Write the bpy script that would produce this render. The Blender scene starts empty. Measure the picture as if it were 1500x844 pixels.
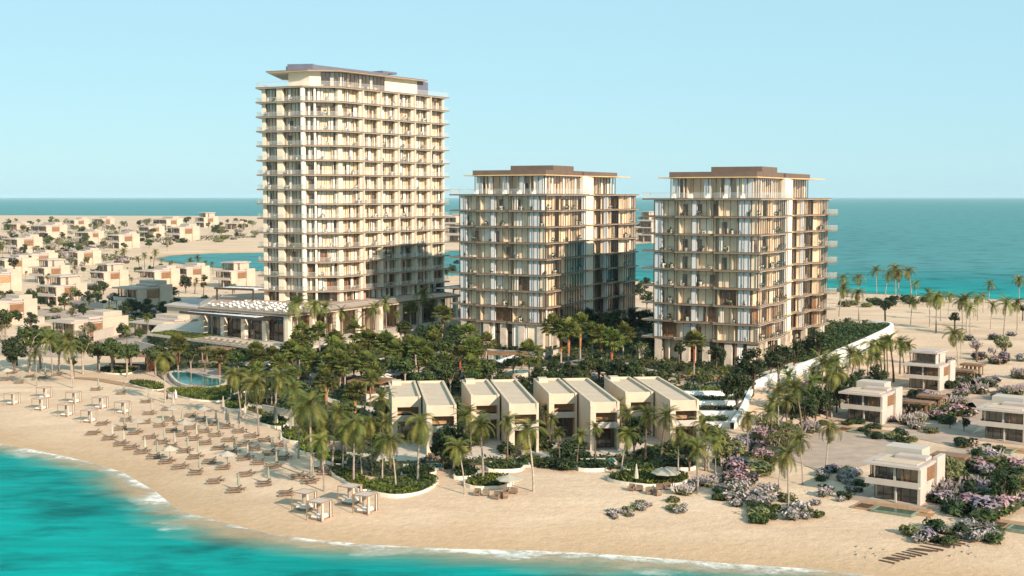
import bpy, bmesh, math, random
import numpy as np
from mathutils import Vector, Matrix
R = math.radians
rng = random.Random(7)
scene = bpy.context.scene
col = scene.collection
# ------------------------------------------------------------ camera, sky, sun, exposure
F, HOR, HC = 1900.0, 288.0, 38.0
PITCH = math.atan((422 - HOR) / F)
cam = bpy.data.cameras.new('camera'); cam.lens = F / 1500 * 36; cam.clip_end = 200000; cam.clip_start = 1
co = bpy.data.objects.new('camera', cam); col.objects.link(co)
co.location = (0, 0, HC); co.rotation_euler = (math.pi / 2 - PITCH, 0, 0); scene.camera = co
SUN_EL, SUN_AZ = 25.0, math.degrees(math.atan2(0.60, -0.80))
w = bpy.data.worlds.new('World'); scene.world = w; w.use_nodes = True
nt = w.node_tree; bg = nt.nodes['Background']
sk = nt.nodes.new('ShaderNodeTexSky'); sk.sky_type = 'NISHITA'; sk.sun_disc = False
sk.sun_elevation = R(SUN_EL); sk.sun_rotation = R(SUN_AZ); sk.air_density = 0.9; sk.dust_density = 0.4; sk.ozone_density = 1.0; sk.altitude = 0
hs = nt.nodes.new('ShaderNodeMix'); hs.data_type = 'RGBA'; hs.blend_type = 'MULTIPLY'; hs.inputs[0].default_value = 1
hs.inputs[7].default_value = (1.0, 1.1, 1.02, 1)
hm_ = nt.nodes.new('ShaderNodeMix'); hm_.data_type = 'RGBA'; hm_.inputs[0].default_value = .88; hm_.inputs[7].default_value = (2.1, 3.56, 4.2, 1)   # flat pale cyan mixed into the sky colour to even out its gradient
nt.links.new(sk.outputs[0], hs.inputs[6]); nt.links.new(hs.outputs[2], hm_.inputs[6]); nt.links.new(hm_.outputs[2], bg.inputs[0]); bg.inputs[1].default_value = 0.122
sl = bpy.data.lights.new('sun', 'SUN'); sl.energy = 4.3; sl.angle = R(0.55); sl.color = (1.0, 0.84, 0.69)
so = bpy.data.objects.new('sun', sl); col.objects.link(so)
ce = math.cos(R(SUN_EL)); sd = Vector((math.sin(R(SUN_AZ)) * ce, math.cos(R(SUN_AZ)) * ce, math.sin(R(SUN_EL))))
so.rotation_euler = sd.to_track_quat('Z', 'Y').to_euler(); so.location = (100, -50, 120)
vs = scene.view_settings; vs.view_transform = 'Standard'; vs.look = 'None'; vs.gamma = 1; vs.exposure = 0.76; vs.use_curve_mapping = False
scene.render.engine = 'CYCLES'; scene.cycles.max_bounces = 8; scene.cycles.transparent_max_bounces = 16; scene.cycles.diffuse_bounces = 3
scene.cycles.use_denoising = True; scene.cycles.caustics_reflective = False; scene.cycles.caustics_refractive = False

# ------------------------------------------------------------ materials
M = {}
def mat(name, c, rough=0.8, var=0.12, scale=1.0, bump=0.0, bscale=None, spec=0.3, metal=0.0, transl=0.0, inst=0.0, c2=None):
    m = bpy.data.materials.new(name); m.use_nodes = True; t = m.node_tree; b = t.nodes['Principled BSDF']
    b.inputs['Roughness'].default_value = rough; b.inputs['Specular IOR Level'].default_value = spec; b.inputs['Metallic'].default_value = metal
    N = t.nodes.new; L = t.links.new
    tc = N('ShaderNodeTexCoord'); nz = N('ShaderNodeTexNoise'); nz.inputs['Scale'].default_value = scale; nz.inputs['Detail'].default_value = 5
    L(tc.outputs['Object'], nz.inputs['Vector'])
    r = N('ShaderNodeValToRGB'); e = r.color_ramp.elements; e[0].position = .3; e[1].position = .7
    lo = c2 or tuple(x * (1 - var * 2) for x in c)
    e[0].color = (*lo, 1); e[1].color = (*[min(1, x * (1 + var)) for x in c], 1)
    L(nz.outputs['Fac'], r.inputs[0]); out = r.outputs[0]
    if inst:
        oi = N('ShaderNodeObjectInfo'); h = N('ShaderNodeHueSaturation'); mr = N('ShaderNodeMapRange'); mr.inputs[3].default_value = 1 - inst; mr.inputs[4].default_value = 1 + inst
        L(oi.outputs['Random'], mr.inputs[0]); L(mr.outputs[0], h.inputs['Value'])
        m2 = N('ShaderNodeMapRange'); m2.inputs[3].default_value = .5 - inst * .08; m2.inputs[4].default_value = .5 + inst * .08
        L(oi.outputs['Random'], m2.inputs[0]); L(m2.outputs[0], h.inputs['Hue']); L(out, h.inputs['Color']); out = h.outputs[0]
    L(out, b.inputs['Base Color'])
    if bump:
        n2 = N('ShaderNodeTexNoise'); n2.inputs['Scale'].default_value = bscale or scale * 8; n2.inputs['Detail'].default_value = 4
        L(tc.outputs['Object'], n2.inputs['Vector']); bp = N('ShaderNodeBump'); bp.inputs['Strength'].default_value = bump; bp.inputs['Distance'].default_value = .1
        L(n2.outputs['Fac'], bp.inputs['Height']); L(bp.outputs[0], b.inputs['Normal'])
    if transl:
        tr = N('ShaderNodeBsdfTranslucent'); L(out, tr.inputs[0]); mx = N('ShaderNodeMixShader'); mx.inputs[0].default_value = transl
        L(b.outputs[0], mx.inputs[1]); L(tr.outputs[0], mx.inputs[2]); L(mx.outputs[0], t.nodes['Material Output'].inputs[0])
    M[name] = m; return m
def glass(name, tint, refl, rough=0.02, milk=0.0):
    m = bpy.data.materials.new(name); m.use_nodes = True; t = m.node_tree; N = t.nodes.new; L = t.links.new
    t.nodes.remove(t.nodes['Principled BSDF'])
    tr = N('ShaderNodeBsdfTransparent'); tr.inputs[0].default_value = (*tint, 1)
    g = N('ShaderNodeBsdfGlossy'); g.inputs['Roughness'].default_value = rough; g.inputs[0].default_value = (.95, .97, 1, 1)
    lw = N('ShaderNodeLayerWeight'); pw = N('ShaderNodeMath'); pw.operation = 'POWER'; pw.inputs[1].default_value = 5; L(lw.outputs['Facing'], pw.inputs[0])
    a = N('ShaderNodeMath'); a.operation = 'MULTIPLY_ADD'; a.inputs[1].default_value = .8; a.inputs[2].default_value = refl + .03; a.use_clamp = True; L(pw.outputs[0], a.inputs[0])
    mx = N('ShaderNodeMixShader'); L(a.outputs[0], mx.inputs[0]); L(tr.outputs[0], mx.inputs[1]); L(g.outputs[0], mx.inputs[2])
    out = mx.outputs[0]
    if milk:
        df = N('ShaderNodeBsdfDiffuse'); df.inputs[0].default_value = (.85, .82, .76, 1); m2 = N('ShaderNodeMixShader'); m2.inputs[0].default_value = milk; L(out, m2.inputs[1]); L(df.outputs[0], m2.inputs[2]); out = m2.outputs[0]
    L(out, t.nodes['Material Output'].inputs[0]); M[name] = m; return m
mat('cream', (.74, .63, .48), .75, .05, .4); mat('cream_bright', (.77, .69, .55), .7, .04, .4)
mat('white', (.51, .44, .37), .7, .04, .5); mat('villa_sand', (.5, .405, .31), .85, .06, .5); mat('sheer', (.52, .44, .36), .9, .05, 3); mat('stucco', (.61, .485, .355), .85, .05, .6, .1, 6)
mat('panel', (.66, .68, .72), .5, .04, .6); mat('slab', (.62, .54, .44), .7, .06, .5); mat('bronze', (.26, .16, .095), .45, .1, .8, metal=.2)
mat('gold', (.62, .42, .2), .5, .08, .6); mat('frame', (.075, .055, .042), .5, .1, 1); mat('brownbox', (.155, .105, .078), .7, .08, .5)
mat('greybox', (.135, .14, .18), .7, .06, .5); mat('room', (.86, .7, .52), .9, .1, .35); mat('room_dark', (.2, .15, .12), .8, .3, .5)
mat('curtain', (.82, .78, .72), .9, .06, 3); mat('timber', (.25, .135, .07), .6, .22, 2.2, c2=(.16, .08, .04)); mat('timber_light', (.42, .24, .12), .65, .15, 2)
mat('stone', (.55, .46, .36), .85, .12, .8, .15, 5); mat('paving', (.42, .31, .235), .9, .1, .5, .2, 9); mat('paving_light', (.58, .48, .38), .85, .1, .5, .1, 8)
mat('roof_deck', (.46, .385, .34), .85, .08, .4); mat('roof_tan', (.55, .43, .315), .85, .05, .5, .1, 6); mat('pinkwall', (.4, .27, .21), .8, .15, .8)
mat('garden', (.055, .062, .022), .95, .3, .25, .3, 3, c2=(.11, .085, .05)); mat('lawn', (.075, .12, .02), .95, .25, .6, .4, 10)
mat('trunk_grey', (.36, .29, .23), .9, .2, 4, .3, 9, inst=.2); mat('trunk_red', (.36, .125, .055), .9, .25, 4, .3, 9, inst=.25); mat('trunk_brown', (.16, .11, .075), .9, .2, 4, .3, 9, inst=.2)
mat('frond', (.125, .145, .03), .55, .25, .9, transl=.3, inst=.3); mat('frond_gold', (.22, .205, .045), .55, .25, .9, transl=.3, inst=.2)
mat('fan_gold', (.17, .175, .04), .6, .25, .9, transl=.25, inst=.3); mat('fan', (.125, .145, .03), .6, .3, .9, transl=.25, inst=.3); mat('leaf_dark', (.04, .06, .017), .6, .3, .8, transl=.22, inst=.3)
mat('leaf_mid', (.075, .1, .024), .6, .3, .8, transl=.25, inst=.3); mat('leaf_olive', (.2, .2, .075), .65, .25, .8, transl=.25, inst=.25)
mat('leaf_lime', (.15, .17, .02), .6, .25, .8, transl=.25, inst=.2); mat('leaf_silver', (.22, .21, .17), .7, .2, .8, transl=.2, inst=.25)
mat('bloom_pink', (.45, .27, .31), .7, .2, 1.5, transl=.2, inst=.25); mat('bloom_lilac', (.35, .28, .33), .7, .2, 1.5, transl=.2, inst=.25); mat('bloom_pale', (.56, .46, .43), .7, .15, 1.5, transl=.2, inst=.2)
mat('fabric_taupe', (.2, .145, .105), .9, .12, 3, inst=.15); mat('fabric_white', (.8, .76, .7), .9, .05, 3); mat('canvas', (.5, .4, .34), .85, .06, 2); mat('canvas_pale', (.42, .37, .29), .85, .06, 2, inst=.12)
mat('canvas_green', (.27, .27, .2), .85, .1, 2, inst=.15)
mat('wood_post', (.3, .19, .115), .7, .15, 3); mat('plank', (.105, .068, .046), .85, .2, 3); mat('terracotta', (.5, .2, .1), .8, .1, 2); mat('pot', (.75, .72, .68), .7, .05, 2)
mat('skin', (.5, .32, .22), .6, .05, 3); mat('cloth_dark', (.04, .04, .05), .9, .1, 3); mat('hair', (.03, .02, .015), .6, .1, 3); mat('orange_wall', (.52, .2, .09), .8, .12, 1)
mat('sofa', (.42, .33, .26), .9, .15, 2); mat('pool_tile', (.2, .24, .17), .4, .1, 2); mat('rock', (.35, .28, .22), .9, .2, 2, .4, 6)
glass('glass', (.99, .965, .925), .005); glass('glass_tint', (.8, .78, .75), .05); glass('balustrade', (.94, .94, .92), .04, .15, .13); glass('louvre_glass', (.7, .75, .8), .3, .1)
def pool_mat():
    m = mat('pool_water', (.01, .2, .185), .06, .25, .5, .12, 2.5, spec=.5, c2=(.004, .11, .115)); return m
pool_mat(); mat('pool_pale', (.09, .12, .075), .15, .15, .5, .1, 2.5, spec=.5)
def sand_mat():
    m = bpy.data.materials.new('sand'); m.use_nodes = True; t = m.node_tree; b = t.nodes['Principled BSDF']; N = t.nodes.new; L = t.links.new
    b.inputs['Roughness'].default_value = .95; b.inputs['Specular IOR Level'].default_value = .1
    g = N('ShaderNodeNewGeometry'); s = N('ShaderNodeSeparateXYZ'); L(g.outputs['Position'], s.inputs[0])
    n1 = N('ShaderNodeTexNoise'); n1.inputs['Scale'].default_value = .05; n1.inputs['Detail'].default_value = 8; n1.inputs['Roughness'].default_value = .65
    mp = N('ShaderNodeMapping'); mp.inputs['Rotation'].default_value = (0, 0, R(-25)); mp.inputs['Scale'].default_value = (.5, 1.8, 1); L(g.outputs['Position'], mp.inputs[0]); L(mp.outputs[0], n1.inputs['Vector'])
    r = N('ShaderNodeValToRGB'); e = r.color_ramp.elements; e[0].position = .32; e[1].position = .68
    e[0].color = (.54, .37, .245, 1); e[1].color = (.735, .54, .375, 1); L(n1.outputs['Fac'], r.inputs[0])
    # wet sand close to the water line (height above water)
    wet = N('ShaderNodeMapRange'); wet.inputs[1].default_value = -.45; wet.inputs[2].default_value = .55; wet.inputs[3].default_value = 0; wet.inputs[4].default_value = 1
    n3 = N('ShaderNodeTexNoise'); n3.inputs['Scale'].default_value = .12; n3.inputs['Detail'].default_value = 4; L(g.outputs['Position'], n3.inputs['Vector'])
    a = N('ShaderNodeMath'); a.operation = 'MULTIPLY_ADD'; a.inputs[1].default_value = .7; L(n3.outputs['Fac'], a.inputs[0]); 
    a2 = N('ShaderNodeMath'); a2.operation = 'SUBTRACT'; a2.inputs[1].default_value = .35; L(a.outputs[0], a2.inputs[0]); L(s.outputs[2], a.inputs[2]); L(a2.outputs[0], wet.inputs[0])
    mx = N('ShaderNodeMix'); mx.data_type = 'RGBA'; L(wet.outputs[0], mx.inputs[0]); mx.inputs[6].default_value = (.52, .35, .21, 1); L(r.outputs[0], mx.inputs[7])
    n4 = N('ShaderNodeTexNoise'); n4.inputs['Scale'].default_value = .9; n4.inputs['Detail'].default_value = 8; n4.inputs['Roughness'].default_value = .75; L(g.outputs['Position'], n4.inputs['Vector'])
    r4 = N('ShaderNodeMapRange'); r4.inputs[1].default_value = .3; r4.inputs[2].default_value = .7; r4.inputs[3].default_value = .86; r4.inputs[4].default_value = 1.09; L(n4.outputs['Fac'], r4.inputs[0])
    m4 = N('ShaderNodeMix'); m4.data_type = 'RGBA'; m4.blend_type = 'MULTIPLY'; m4.inputs[0].default_value = 1; L(mx.outputs[2], m4.inputs[6]); L(r4.outputs[0], m4.inputs[7]); L(m4.outputs[2], b.inputs['Base Color'])
    n2 = N('ShaderNodeTexNoise'); n2.inputs['Scale'].default_value = 1.1; n2.inputs['Detail'].default_value = 7; n2.inputs['Roughness'].default_value = .7; L(g.outputs['Position'], n2.inputs['Vector'])
    bp = N('ShaderNodeBump'); bp.inputs['Strength'].default_value = .55; bp.inputs['Distance'].default_value = .35; L(n2.outputs['Fac'], bp.inputs['Height']); L(bp.outputs[0], b.inputs['Normal'])
    M['sand'] = m
sand_mat()
def sea_mat():
    m = bpy.data.materials.new('sea_water'); m.use_nodes = True; t = m.node_tree; b = t.nodes['Principled BSDF']; N = t.nodes.new; L = t.links.new
    b.inputs['Roughness'].default_value = .4; b.inputs['Specular IOR Level'].default_value = .1; b.inputs['IOR'].default_value = 1.12
    at = N('ShaderNodeAttribute'); at.attribute_name = 'offshore'; g = N('ShaderNodeNewGeometry')
    def noise(sc, det, sx=1, sy=1, rot=0, rough=.6):
        mp = N('ShaderNodeMapping'); mp.inputs['Scale'].default_value = (sx, sy, 1); mp.inputs['Rotation'].default_value = (0, 0, R(rot)); L(g.outputs['Position'], mp.inputs[0])
        n = N('ShaderNodeTexNoise'); n.inputs['Scale'].default_value = sc; n.inputs['Detail'].default_value = det; n.inputs['Roughness'].default_value = rough; L(mp.outputs[0], n.inputs['Vector']); return n.outputs['Fac']
    def mth(op, a, b_, c_=None):
        q = N('ShaderNodeMath'); q.operation = op
        for i, v in enumerate((a, b_, c_)):
            if v is None: continue
            if isinstance(v, (int, float)): q.inputs[i].default_value = v
            else: L(v, q.inputs[i])
        return q.outputs[0]
    big = noise(.03, 3, 1, 2.4, -25); dist = mth('MULTIPLY_ADD', mth('SUBTRACT', big, .5), 14, at.outputs['Fac'])
    mr = N('ShaderNodeMapRange'); mr.inputs[1].default_value = 0; mr.inputs[2].default_value = 300; L(dist, mr.inputs[0])
    pw = mth('POWER', mr.outputs[0], .5)
    r = N('ShaderNodeValToRGB'); e = r.color_ramp.elements
    e[0].position = .0; e[0].color = (.30, .30, .22, 1); e[1].position = 1; e[1].color = (.05, .29, .275, 1)
    for p, c in ((.1, (.16, .32, .25)), (.16, (.002, .26, .235)), (.28, (.0, .31, .28)), (.42, (.0, .23, .225)), (.7, (.015, .21, .21))):
        k = e.new(p); k.color = (*c, 1)
    L(pw, r.inputs[0])
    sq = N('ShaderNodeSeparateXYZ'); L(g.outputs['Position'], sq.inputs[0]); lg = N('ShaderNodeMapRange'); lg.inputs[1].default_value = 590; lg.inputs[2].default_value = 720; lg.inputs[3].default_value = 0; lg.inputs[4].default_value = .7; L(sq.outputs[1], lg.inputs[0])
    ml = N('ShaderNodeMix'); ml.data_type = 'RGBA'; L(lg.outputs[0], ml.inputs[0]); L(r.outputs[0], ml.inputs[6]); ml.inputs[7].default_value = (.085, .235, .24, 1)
    dk = noise(.06, 6, .8, 1.5, -20, .66); dr = N('ShaderNodeMapRange'); dr.inputs[1].default_value = .5; dr.inputs[2].default_value = .68; dr.inputs[3].default_value = 1.04; dr.inputs[4].default_value = .36; L(dk, dr.inputs[0])
    mul = N('ShaderNodeMix'); mul.data_type = 'RGBA'; mul.blend_type = 'MULTIPLY'; mul.inputs[0].default_value = 1; L(ml.outputs[2], mul.inputs[6]); L(dr.outputs[0], mul.inputs[7])
    st = noise(.22, 5, .22, 1.5, -6, .7); sr = N('ShaderNodeMapRange'); sr.inputs[1].default_value = .36; sr.inputs[2].default_value = .66; sr.inputs[3].default_value = .8; sr.inputs[4].default_value = 1.12; L(st, sr.inputs[0])
    mu2 = N('ShaderNodeMix'); mu2.data_type = 'RGBA'; mu2.blend_type = 'MULTIPLY'; mu2.inputs[0].default_value = 1; L(mul.outputs[2], mu2.inputs[6]); L(sr.outputs[0], mu2.inputs[7]); mul = mu2
    fo = noise(.13, 7, 1, 1.5, -30, .68); fo2 = noise(.045, 2)
    edge = mth('MULTIPLY', mth('SUBTRACT', fo2, .36), 17)          # how far the swash reaches
    fd = mth('SUBTRACT', mth('MAXIMUM', edge, 1.3), at.outputs['Fac'])
    fm = N('ShaderNodeMapRange'); fm.inputs[1].default_value = -1.2; fm.inputs[2].default_value = 2.2; L(mth('MULTIPLY_ADD', mth('SUBTRACT', fo, .5), 11, fd), fm.inputs[0])
    lace = N('ShaderNodeMapRange'); lace.inputs[1].default_value = .36; lace.inputs[2].default_value = .54; lace.inputs[3].default_value = .5; lace.inputs[4].default_value = 1; L(noise(.75, 6, 1, 1.2, -30, .7), lace.inputs[0])
    foam = mth('MULTIPLY', mth('MINIMUM', fm.outputs[0], 1), lace.outputs[0])
    near = N('ShaderNodeMapRange'); near.inputs[1].default_value = 300; near.inputs[2].default_value = 420; near.inputs[3].default_value = 1; near.inputs[4].default_value = 0
    sp = N('ShaderNodeSeparateXYZ'); L(g.outputs['Position'], sp.inputs[0]); L(sp.outputs[1], near.inputs[0]); foam = mth('MULTIPLY', foam, near.outputs[0])
    mf = N('ShaderNodeMix'); mf.data_type = 'RGBA'; L(foam, mf.inputs[0]); L(mul.outputs[2], mf.inputs[6]); mf.inputs[7].default_value = (.8, .75, .67, 1); L(mf.outputs[2], b.inputs['Base Color'])
    rg = N('ShaderNodeMapRange'); rg.inputs[3].default_value = .4; rg.inputs[4].default_value = .8; L(foam, rg.inputs[0]); L(rg.outputs[0], b.inputs['Roughness'])
    wv = noise(.35, 5, .5, 1.6, -15, .6); wv2 = noise(.05, 3, .4, 2.0, -8)
    hh = mth('MULTIPLY_ADD', wv2, 3.0, wv); bp = N('ShaderNodeBump'); bp.inputs['Strength'].default_value = .35; bp.inputs['Distance'].default_value = .5; L(hh, bp.inputs['Height']); L(bp.outputs[0], b.inputs['Normal'])
    tr = N('ShaderNodeBsdfTransparent'); ms = N('ShaderNodeMixShader')
    al = N('ShaderNodeMapRange'); al.inputs[1].default_value = -.5; al.inputs[2].default_value = 7; al.inputs[3].default_value = .1; al.inputs[4].default_value = 1; al.interpolation_type = 'SMOOTHSTEP'; L(dist, al.inputs[0])
    L(mth('MAXIMUM', al.outputs[0], foam), ms.inputs[0]); L(tr.outputs[0], ms.inputs[1]); L(b.outputs[0], ms.inputs[2]); L(ms.outputs[0], t.nodes['Material Output'].inputs[0])
    M['sea'] = m
sea_mat()

# ------------------------------------------------------------ helpers
class MB:
    def __init__(s): s.v = []; s.f = []; s.m = []
    def face(s, pts, m=0):
        n = len(s.v); s.v += [tuple(p) for p in pts]; s.f.append(tuple(range(n, n + len(pts)))); s.m.append(m)
    def box(s, x0, x1, y0, y1, z0, z1, m=0):
        s.hexa([(x0, y0), (x1, y0), (x1, y1), (x0, y1)], z0, z1, m)
    def hexa(s, q, z0, z1, m=0):
        n = len(s.v); k = len(q)
        s.v += [(p[0], p[1], z0) for p in q] + [(p[0], p[1], z1) for p in q]
        s.f.append(tuple(range(n + k - 1, n - 1, -1))); s.f.append(tuple(range(n + k, n + 2 * k))); s.m += [m, m]
        for i in range(k):
            j = (i + 1) % k; s.f.append((n + i, n + j, n + k + j, n + k + i)); s.m.append(m)
    def fb(s, fr, s0, s1, n0, n1, z0, z1, m=0):
        s.hexa([fr.p(s0, n1), fr.p(s1, n1), fr.p(s1, n0), fr.p(s0, n0)], z0, z1, m)
    def quadv(s, fr, s0, s1, n, z0, z1, m=0):
        a = fr.p(s0, n); b = fr.p(s1, n); s.face([(*a, z0), (*b, z0), (*b, z1), (*a, z1)], m)
    def tube(s, pts, rad, k=6, m=0, cap=True):
        rings = []
        for i, p in enumerate(pts):
            p = Vector(p); d = Vector(pts[min(i + 1, len(pts) - 1)]) - Vector(pts[max(i - 1, 0)]); d.normalize()
            a = d.orthogonal().normalized() if abs(d.z) < .9 else Vector((1, 0, 0)); b = d.cross(a).normalized(); a = b.cross(d)
            r = rad[i] if isinstance(rad, (list, tuple)) else rad; n = len(s.v)
            s.v += [tuple(p + a * (r * math.cos(t * 2 * math.pi / k)) + b * (r * math.sin(t * 2 * math.pi / k))) for t in range(k)]; rings.append(n)
        for q, u in zip(rings, rings[1:]):
            for t in range(k): s.f.append((q + t, q + (t + 1) % k, u + (t + 1) % k, u + t)); s.m.append(m)
        if cap: s.f.append(tuple(rings[-1] + t for t in range(k))); s.m.append(m)
    def build(s, name, mats, parent=None, smooth=False):
        me = bpy.data.meshes.new(name); me.from_pydata(s.v, [], s.f)
        for x in (mats if isinstance(mats, (list, tuple)) else [mats]): me.materials.append(M[x])
        me.polygons.foreach_set('material_index', s.m)
        if smooth: me.polygons.foreach_set('use_smooth', [True] * len(s.f))
        me.update(); o = bpy.data.objects.new(name, me); col.objects.link(o)
        if parent: o.parent = parent
        return o
def box(x0, x1, y0, y1, z0, z1): m = MB(); m.box(x0, x1, y0, y1, z0, z1); return m
class Fr:
    def __init__(s, a, b):
        s.a = a; d = (b[0] - a[0], b[1] - a[1]); s.L = math.hypot(*d); s.d = (d[0] / s.L, d[1] / s.L); s.n = (s.d[1], -s.d[0])
    def p(s, t, n=0): return (s.a[0] + s.d[0] * t + s.n[0] * n, s.a[1] + s.d[1] * t + s.n[1] * n)
def offset(poly, d):
    """offset a closed outline listed left to right along its front (outward = right-hand side of travel)"""
    out = []; n = len(poly)
    for i in range(n):
        f1 = Fr(poly[i - 1], poly[i]); f2 = Fr(poly[i], poly[(i + 1) % n]); n1 = Vector(f1.n); n2 = Vector(f2.n)
        b = n1 + n2; k = b.length_squared
        b = b * (2 / k) if k > .3 else n1
        out.append((poly[i][0] + b.x * d, poly[i][1] + b.y * d))
    return out
def tag(o, label=None, cat=None, group=None, kind=None):
    if label: o['label'] = label
    if cat: o['category'] = cat
    if group: o['group'] = group
    if kind: o['kind'] = kind
    return o
def thing(name, label, cat, loc=(0, 0, 0), rz=0, sc=1, group=None):
    o = bpy.data.objects.new(name, None); col.objects.link(o); o.location = loc; o.rotation_euler = (0, 0, rz); o.scale = (sc, sc, sc)
    o.empty_display_size = .5
    return tag(o, label, cat, group)
def kids(o): return [c for c in o.children]
def copy_tree(o, parent=None):
    c = o.copy(); col.objects.link(c)
    if parent: c.parent = parent; c.matrix_parent_inverse = o.matrix_parent_inverse
    for ch in KIDS[o.name]: copy_tree(ch, c)
    return c
KIDS = {}
def note_kids(o):
    ch = [c for c in col.objects if c.parent == o] if False else list(o.children)
    KIDS[o.name] = ch
    for c in ch: note_kids(c)
ONES = 'zeroth first second third fourth fifth sixth seventh eighth ninth tenth eleventh twelfth thirteenth fourteenth fifteenth sixteenth seventeenth eighteenth nineteenth'.split()
TENS = {2: ('twentieth', 'twenty'), 3: ('thirtieth', 'thirty'), 4: ('fortieth', 'forty'), 5: ('fiftieth', 'fifty'), 6: ('sixtieth', 'sixty'), 7: ('seventieth', 'seventy'), 8: ('eightieth', 'eighty'), 9: ('ninetieth', 'ninety')}
def ordw(n):
    if n < 20: return ONES[n]
    if n >= 100: return 'hundred-and-' + ordw(n - 100) if n > 100 else 'hundredth'
    t = TENS[n // 10]; return t[0] if n % 10 == 0 else t[1] + '-' + ONES[n % 10]
# pixel (1500 x 844 photograph) -> ground position in the world
cp, sp = math.cos(PITCH), math.sin(PITCH)
def ray(px, py):
    a = (px - 750) / F; b = -(py - 422) / F; return (a, cp + b * sp, -sp + b * cp)
def G(px, py, z=1.0):
    d = ray(px, py); t = (z - HC) / d[2]; return (d[0] * t, d[1] * t)
def PX(x, y, z):
    v = z - HC; dep = y * cp - v * sp; return (750 + F * x / dep, 422 - F * (y * sp + v * cp) / dep)
# ------------------------------------------------------------ terrain
def gw(pts, z=-.5): return [G(px, py, z) for px, py in pts]
near_shore = gw([(0, 650), (60, 661), (120, 674), (180, 692), (228, 720), (262, 748), (330, 766), (395, 782), (470, 792), (560, 799), (660, 804), (760, 806), (860, 810), (960, 817), (1060, 825), (1180, 833), (1300, 846)])
LAND = [(-700, 800), (-300, 420), (-140, 262)] + near_shore + [(60, 122), (130, 96), (400, 60), (900, 300), (420, 460)] + gw([(1500, 441), (1400, 437), (1300, 432), (1230, 428)]) + \
    [(100, 556), (40, 600)] + gw([(640, 404), (520, 402), (420, 400), (370, 397), (330, 394), (280, 389), (240, 384), (222, 379), (246, 374), (310, 371), (380, 370), (520, 369), (650, 367), (760, 366)]) + \
    [(60, 980), (150, 1150), (190, 1500), (120, 2100), (60, 2500)] + gw([(690, 315.6), (560, 316), (380, 317.4), (200, 317), (0, 316.2), (-200, 316)]) + [(-2600, 1500)]
LA = np.array(LAND)
def sdist(x, y, poly):
    """signed distance, positive inside"""
    n = len(poly); best = np.full(x.shape, 1e18); ins = np.zeros(x.shape, bool); who = np.zeros(x.shape, int)
    for i in range(n):
        ax, ay = poly[i]; bx, by = poly[(i + 1) % n]; dx, dy = bx - ax, by - ay
        t = np.clip(((x - ax) * dx + (y - ay) * dy) / (dx * dx + dy * dy), 0, 1); d = (x - ax - t * dx) ** 2 + (y - ay - t * dy) ** 2
        who = np.where(d < best, i, who); best = np.minimum(best, d)
        if ay != by: ins ^= ((ay > y) != (by > y)) & (x < (bx - ax) * (y - ay) / (by - ay) + ax)
    r = np.sqrt(best); return np.where(ins, r, -r), who
PLAT = [(-46, 268), (-22, 258), (5, 250), (27, 242), (43.5, 229), (62, 262), (84, 303), (100, 336), (60, 380), (-20, 400), (-60, 400), (-85, 330), (-72, 298)]
def hgt(x, y):
    x = np.asarray(x, float); y = np.asarray(y, float); s, _ = sdist(x, y, LA)
    h = np.clip(-.5 + .085 * s, -7, 1.0)
    p, wi = sdist(x, y, PLAT); wid = np.where((wi >= 4) & (wi <= 7), .4, 22.0)
    k = 1 - np.clip(-p / wid, 0, 1); k = k * k * (3 - 2 * k); return h + (4.5 - h) * k
def H1(x, y): return float(hgt(np.array([x]), np.array([y]))[0])
def GT(px, py):
    z = 1.0
    for _ in range(12): p = G(px, py, z); z = .5 * z + .5 * H1(*p)
    return (*G(px, py, z), z)
def axis(parts):
    a = []
    for lo, hi, st in parts: a += list(np.arange(lo, hi, st))
    return np.array(a + [parts[-1][1]])
def grid_mesh(name, xs, ys, zf, attr=None, material=None):
    X, Y = np.meshgrid(xs, ys); Z = zf(X, Y); nx, ny = len(xs), len(ys)
    v = np.stack([X, Y, Z], -1).reshape(-1, 3); i = np.arange((ny - 1) * nx).reshape(ny - 1, nx)[:, :-1].ravel()
    f = np.stack([i, i + 1, i + nx + 1, i + nx], -1)
    me = bpy.data.meshes.new(name); me.vertices.add(len(v)); me.vertices.foreach_set('co', v.ravel().astype(np.float32))
    me.loops.add(f.size); me.loops.foreach_set('vertex_index', f.ravel().astype(np.int32)); me.polygons.add(len(f))
    me.polygons.foreach_set('loop_start', np.arange(0, f.size, 4, dtype=np.int32)); me.polygons.foreach_set('use_smooth', np.ones(len(f), bool)); me.update(calc_edges=True)
    if attr:
        a = me.attributes.new(attr[0], 'FLOAT', 'POINT'); a.data.foreach_set('value', attr[1](X, Y).ravel().astype(np.float32))
    me.materials.append(M[material]); o = bpy.data.objects.new(name, me); col.objects.link(o); return o
xs = axis([(-9000, -1000, 160), (-1000, -400, 14), (-400, -120, 5), (-120, 120, 1.6), (120, 420, 6), (420, 1200, 60), (1200, 9000, 300)])
ys = axis([(20, 118, 4), (118, 270, 1.2), (270, 560, 3), (560, 1000, 6), (1000, 2800, 14), (2800, 9000, 300)])
tag(grid_mesh('sand_ground', xs, ys, hgt, None, 'sand'), 'pale peach sand of the beach and the flat land behind it', kind='structure')
xs2 = np.concatenate([[-30000, -16000], xs, [16000, 30000]]); ys2 = np.concatenate([[-200, -60], ys, [14000, 22000, 40000]])
tag(grid_mesh('sea_water', xs2, ys2, lambda X, Y: X * 0 - .5, ('offshore', lambda X, Y: -sdist(X, Y, LA)[0]), 'sea'), 'turquoise sea with white foam along the beach', kind='structure')
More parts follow.
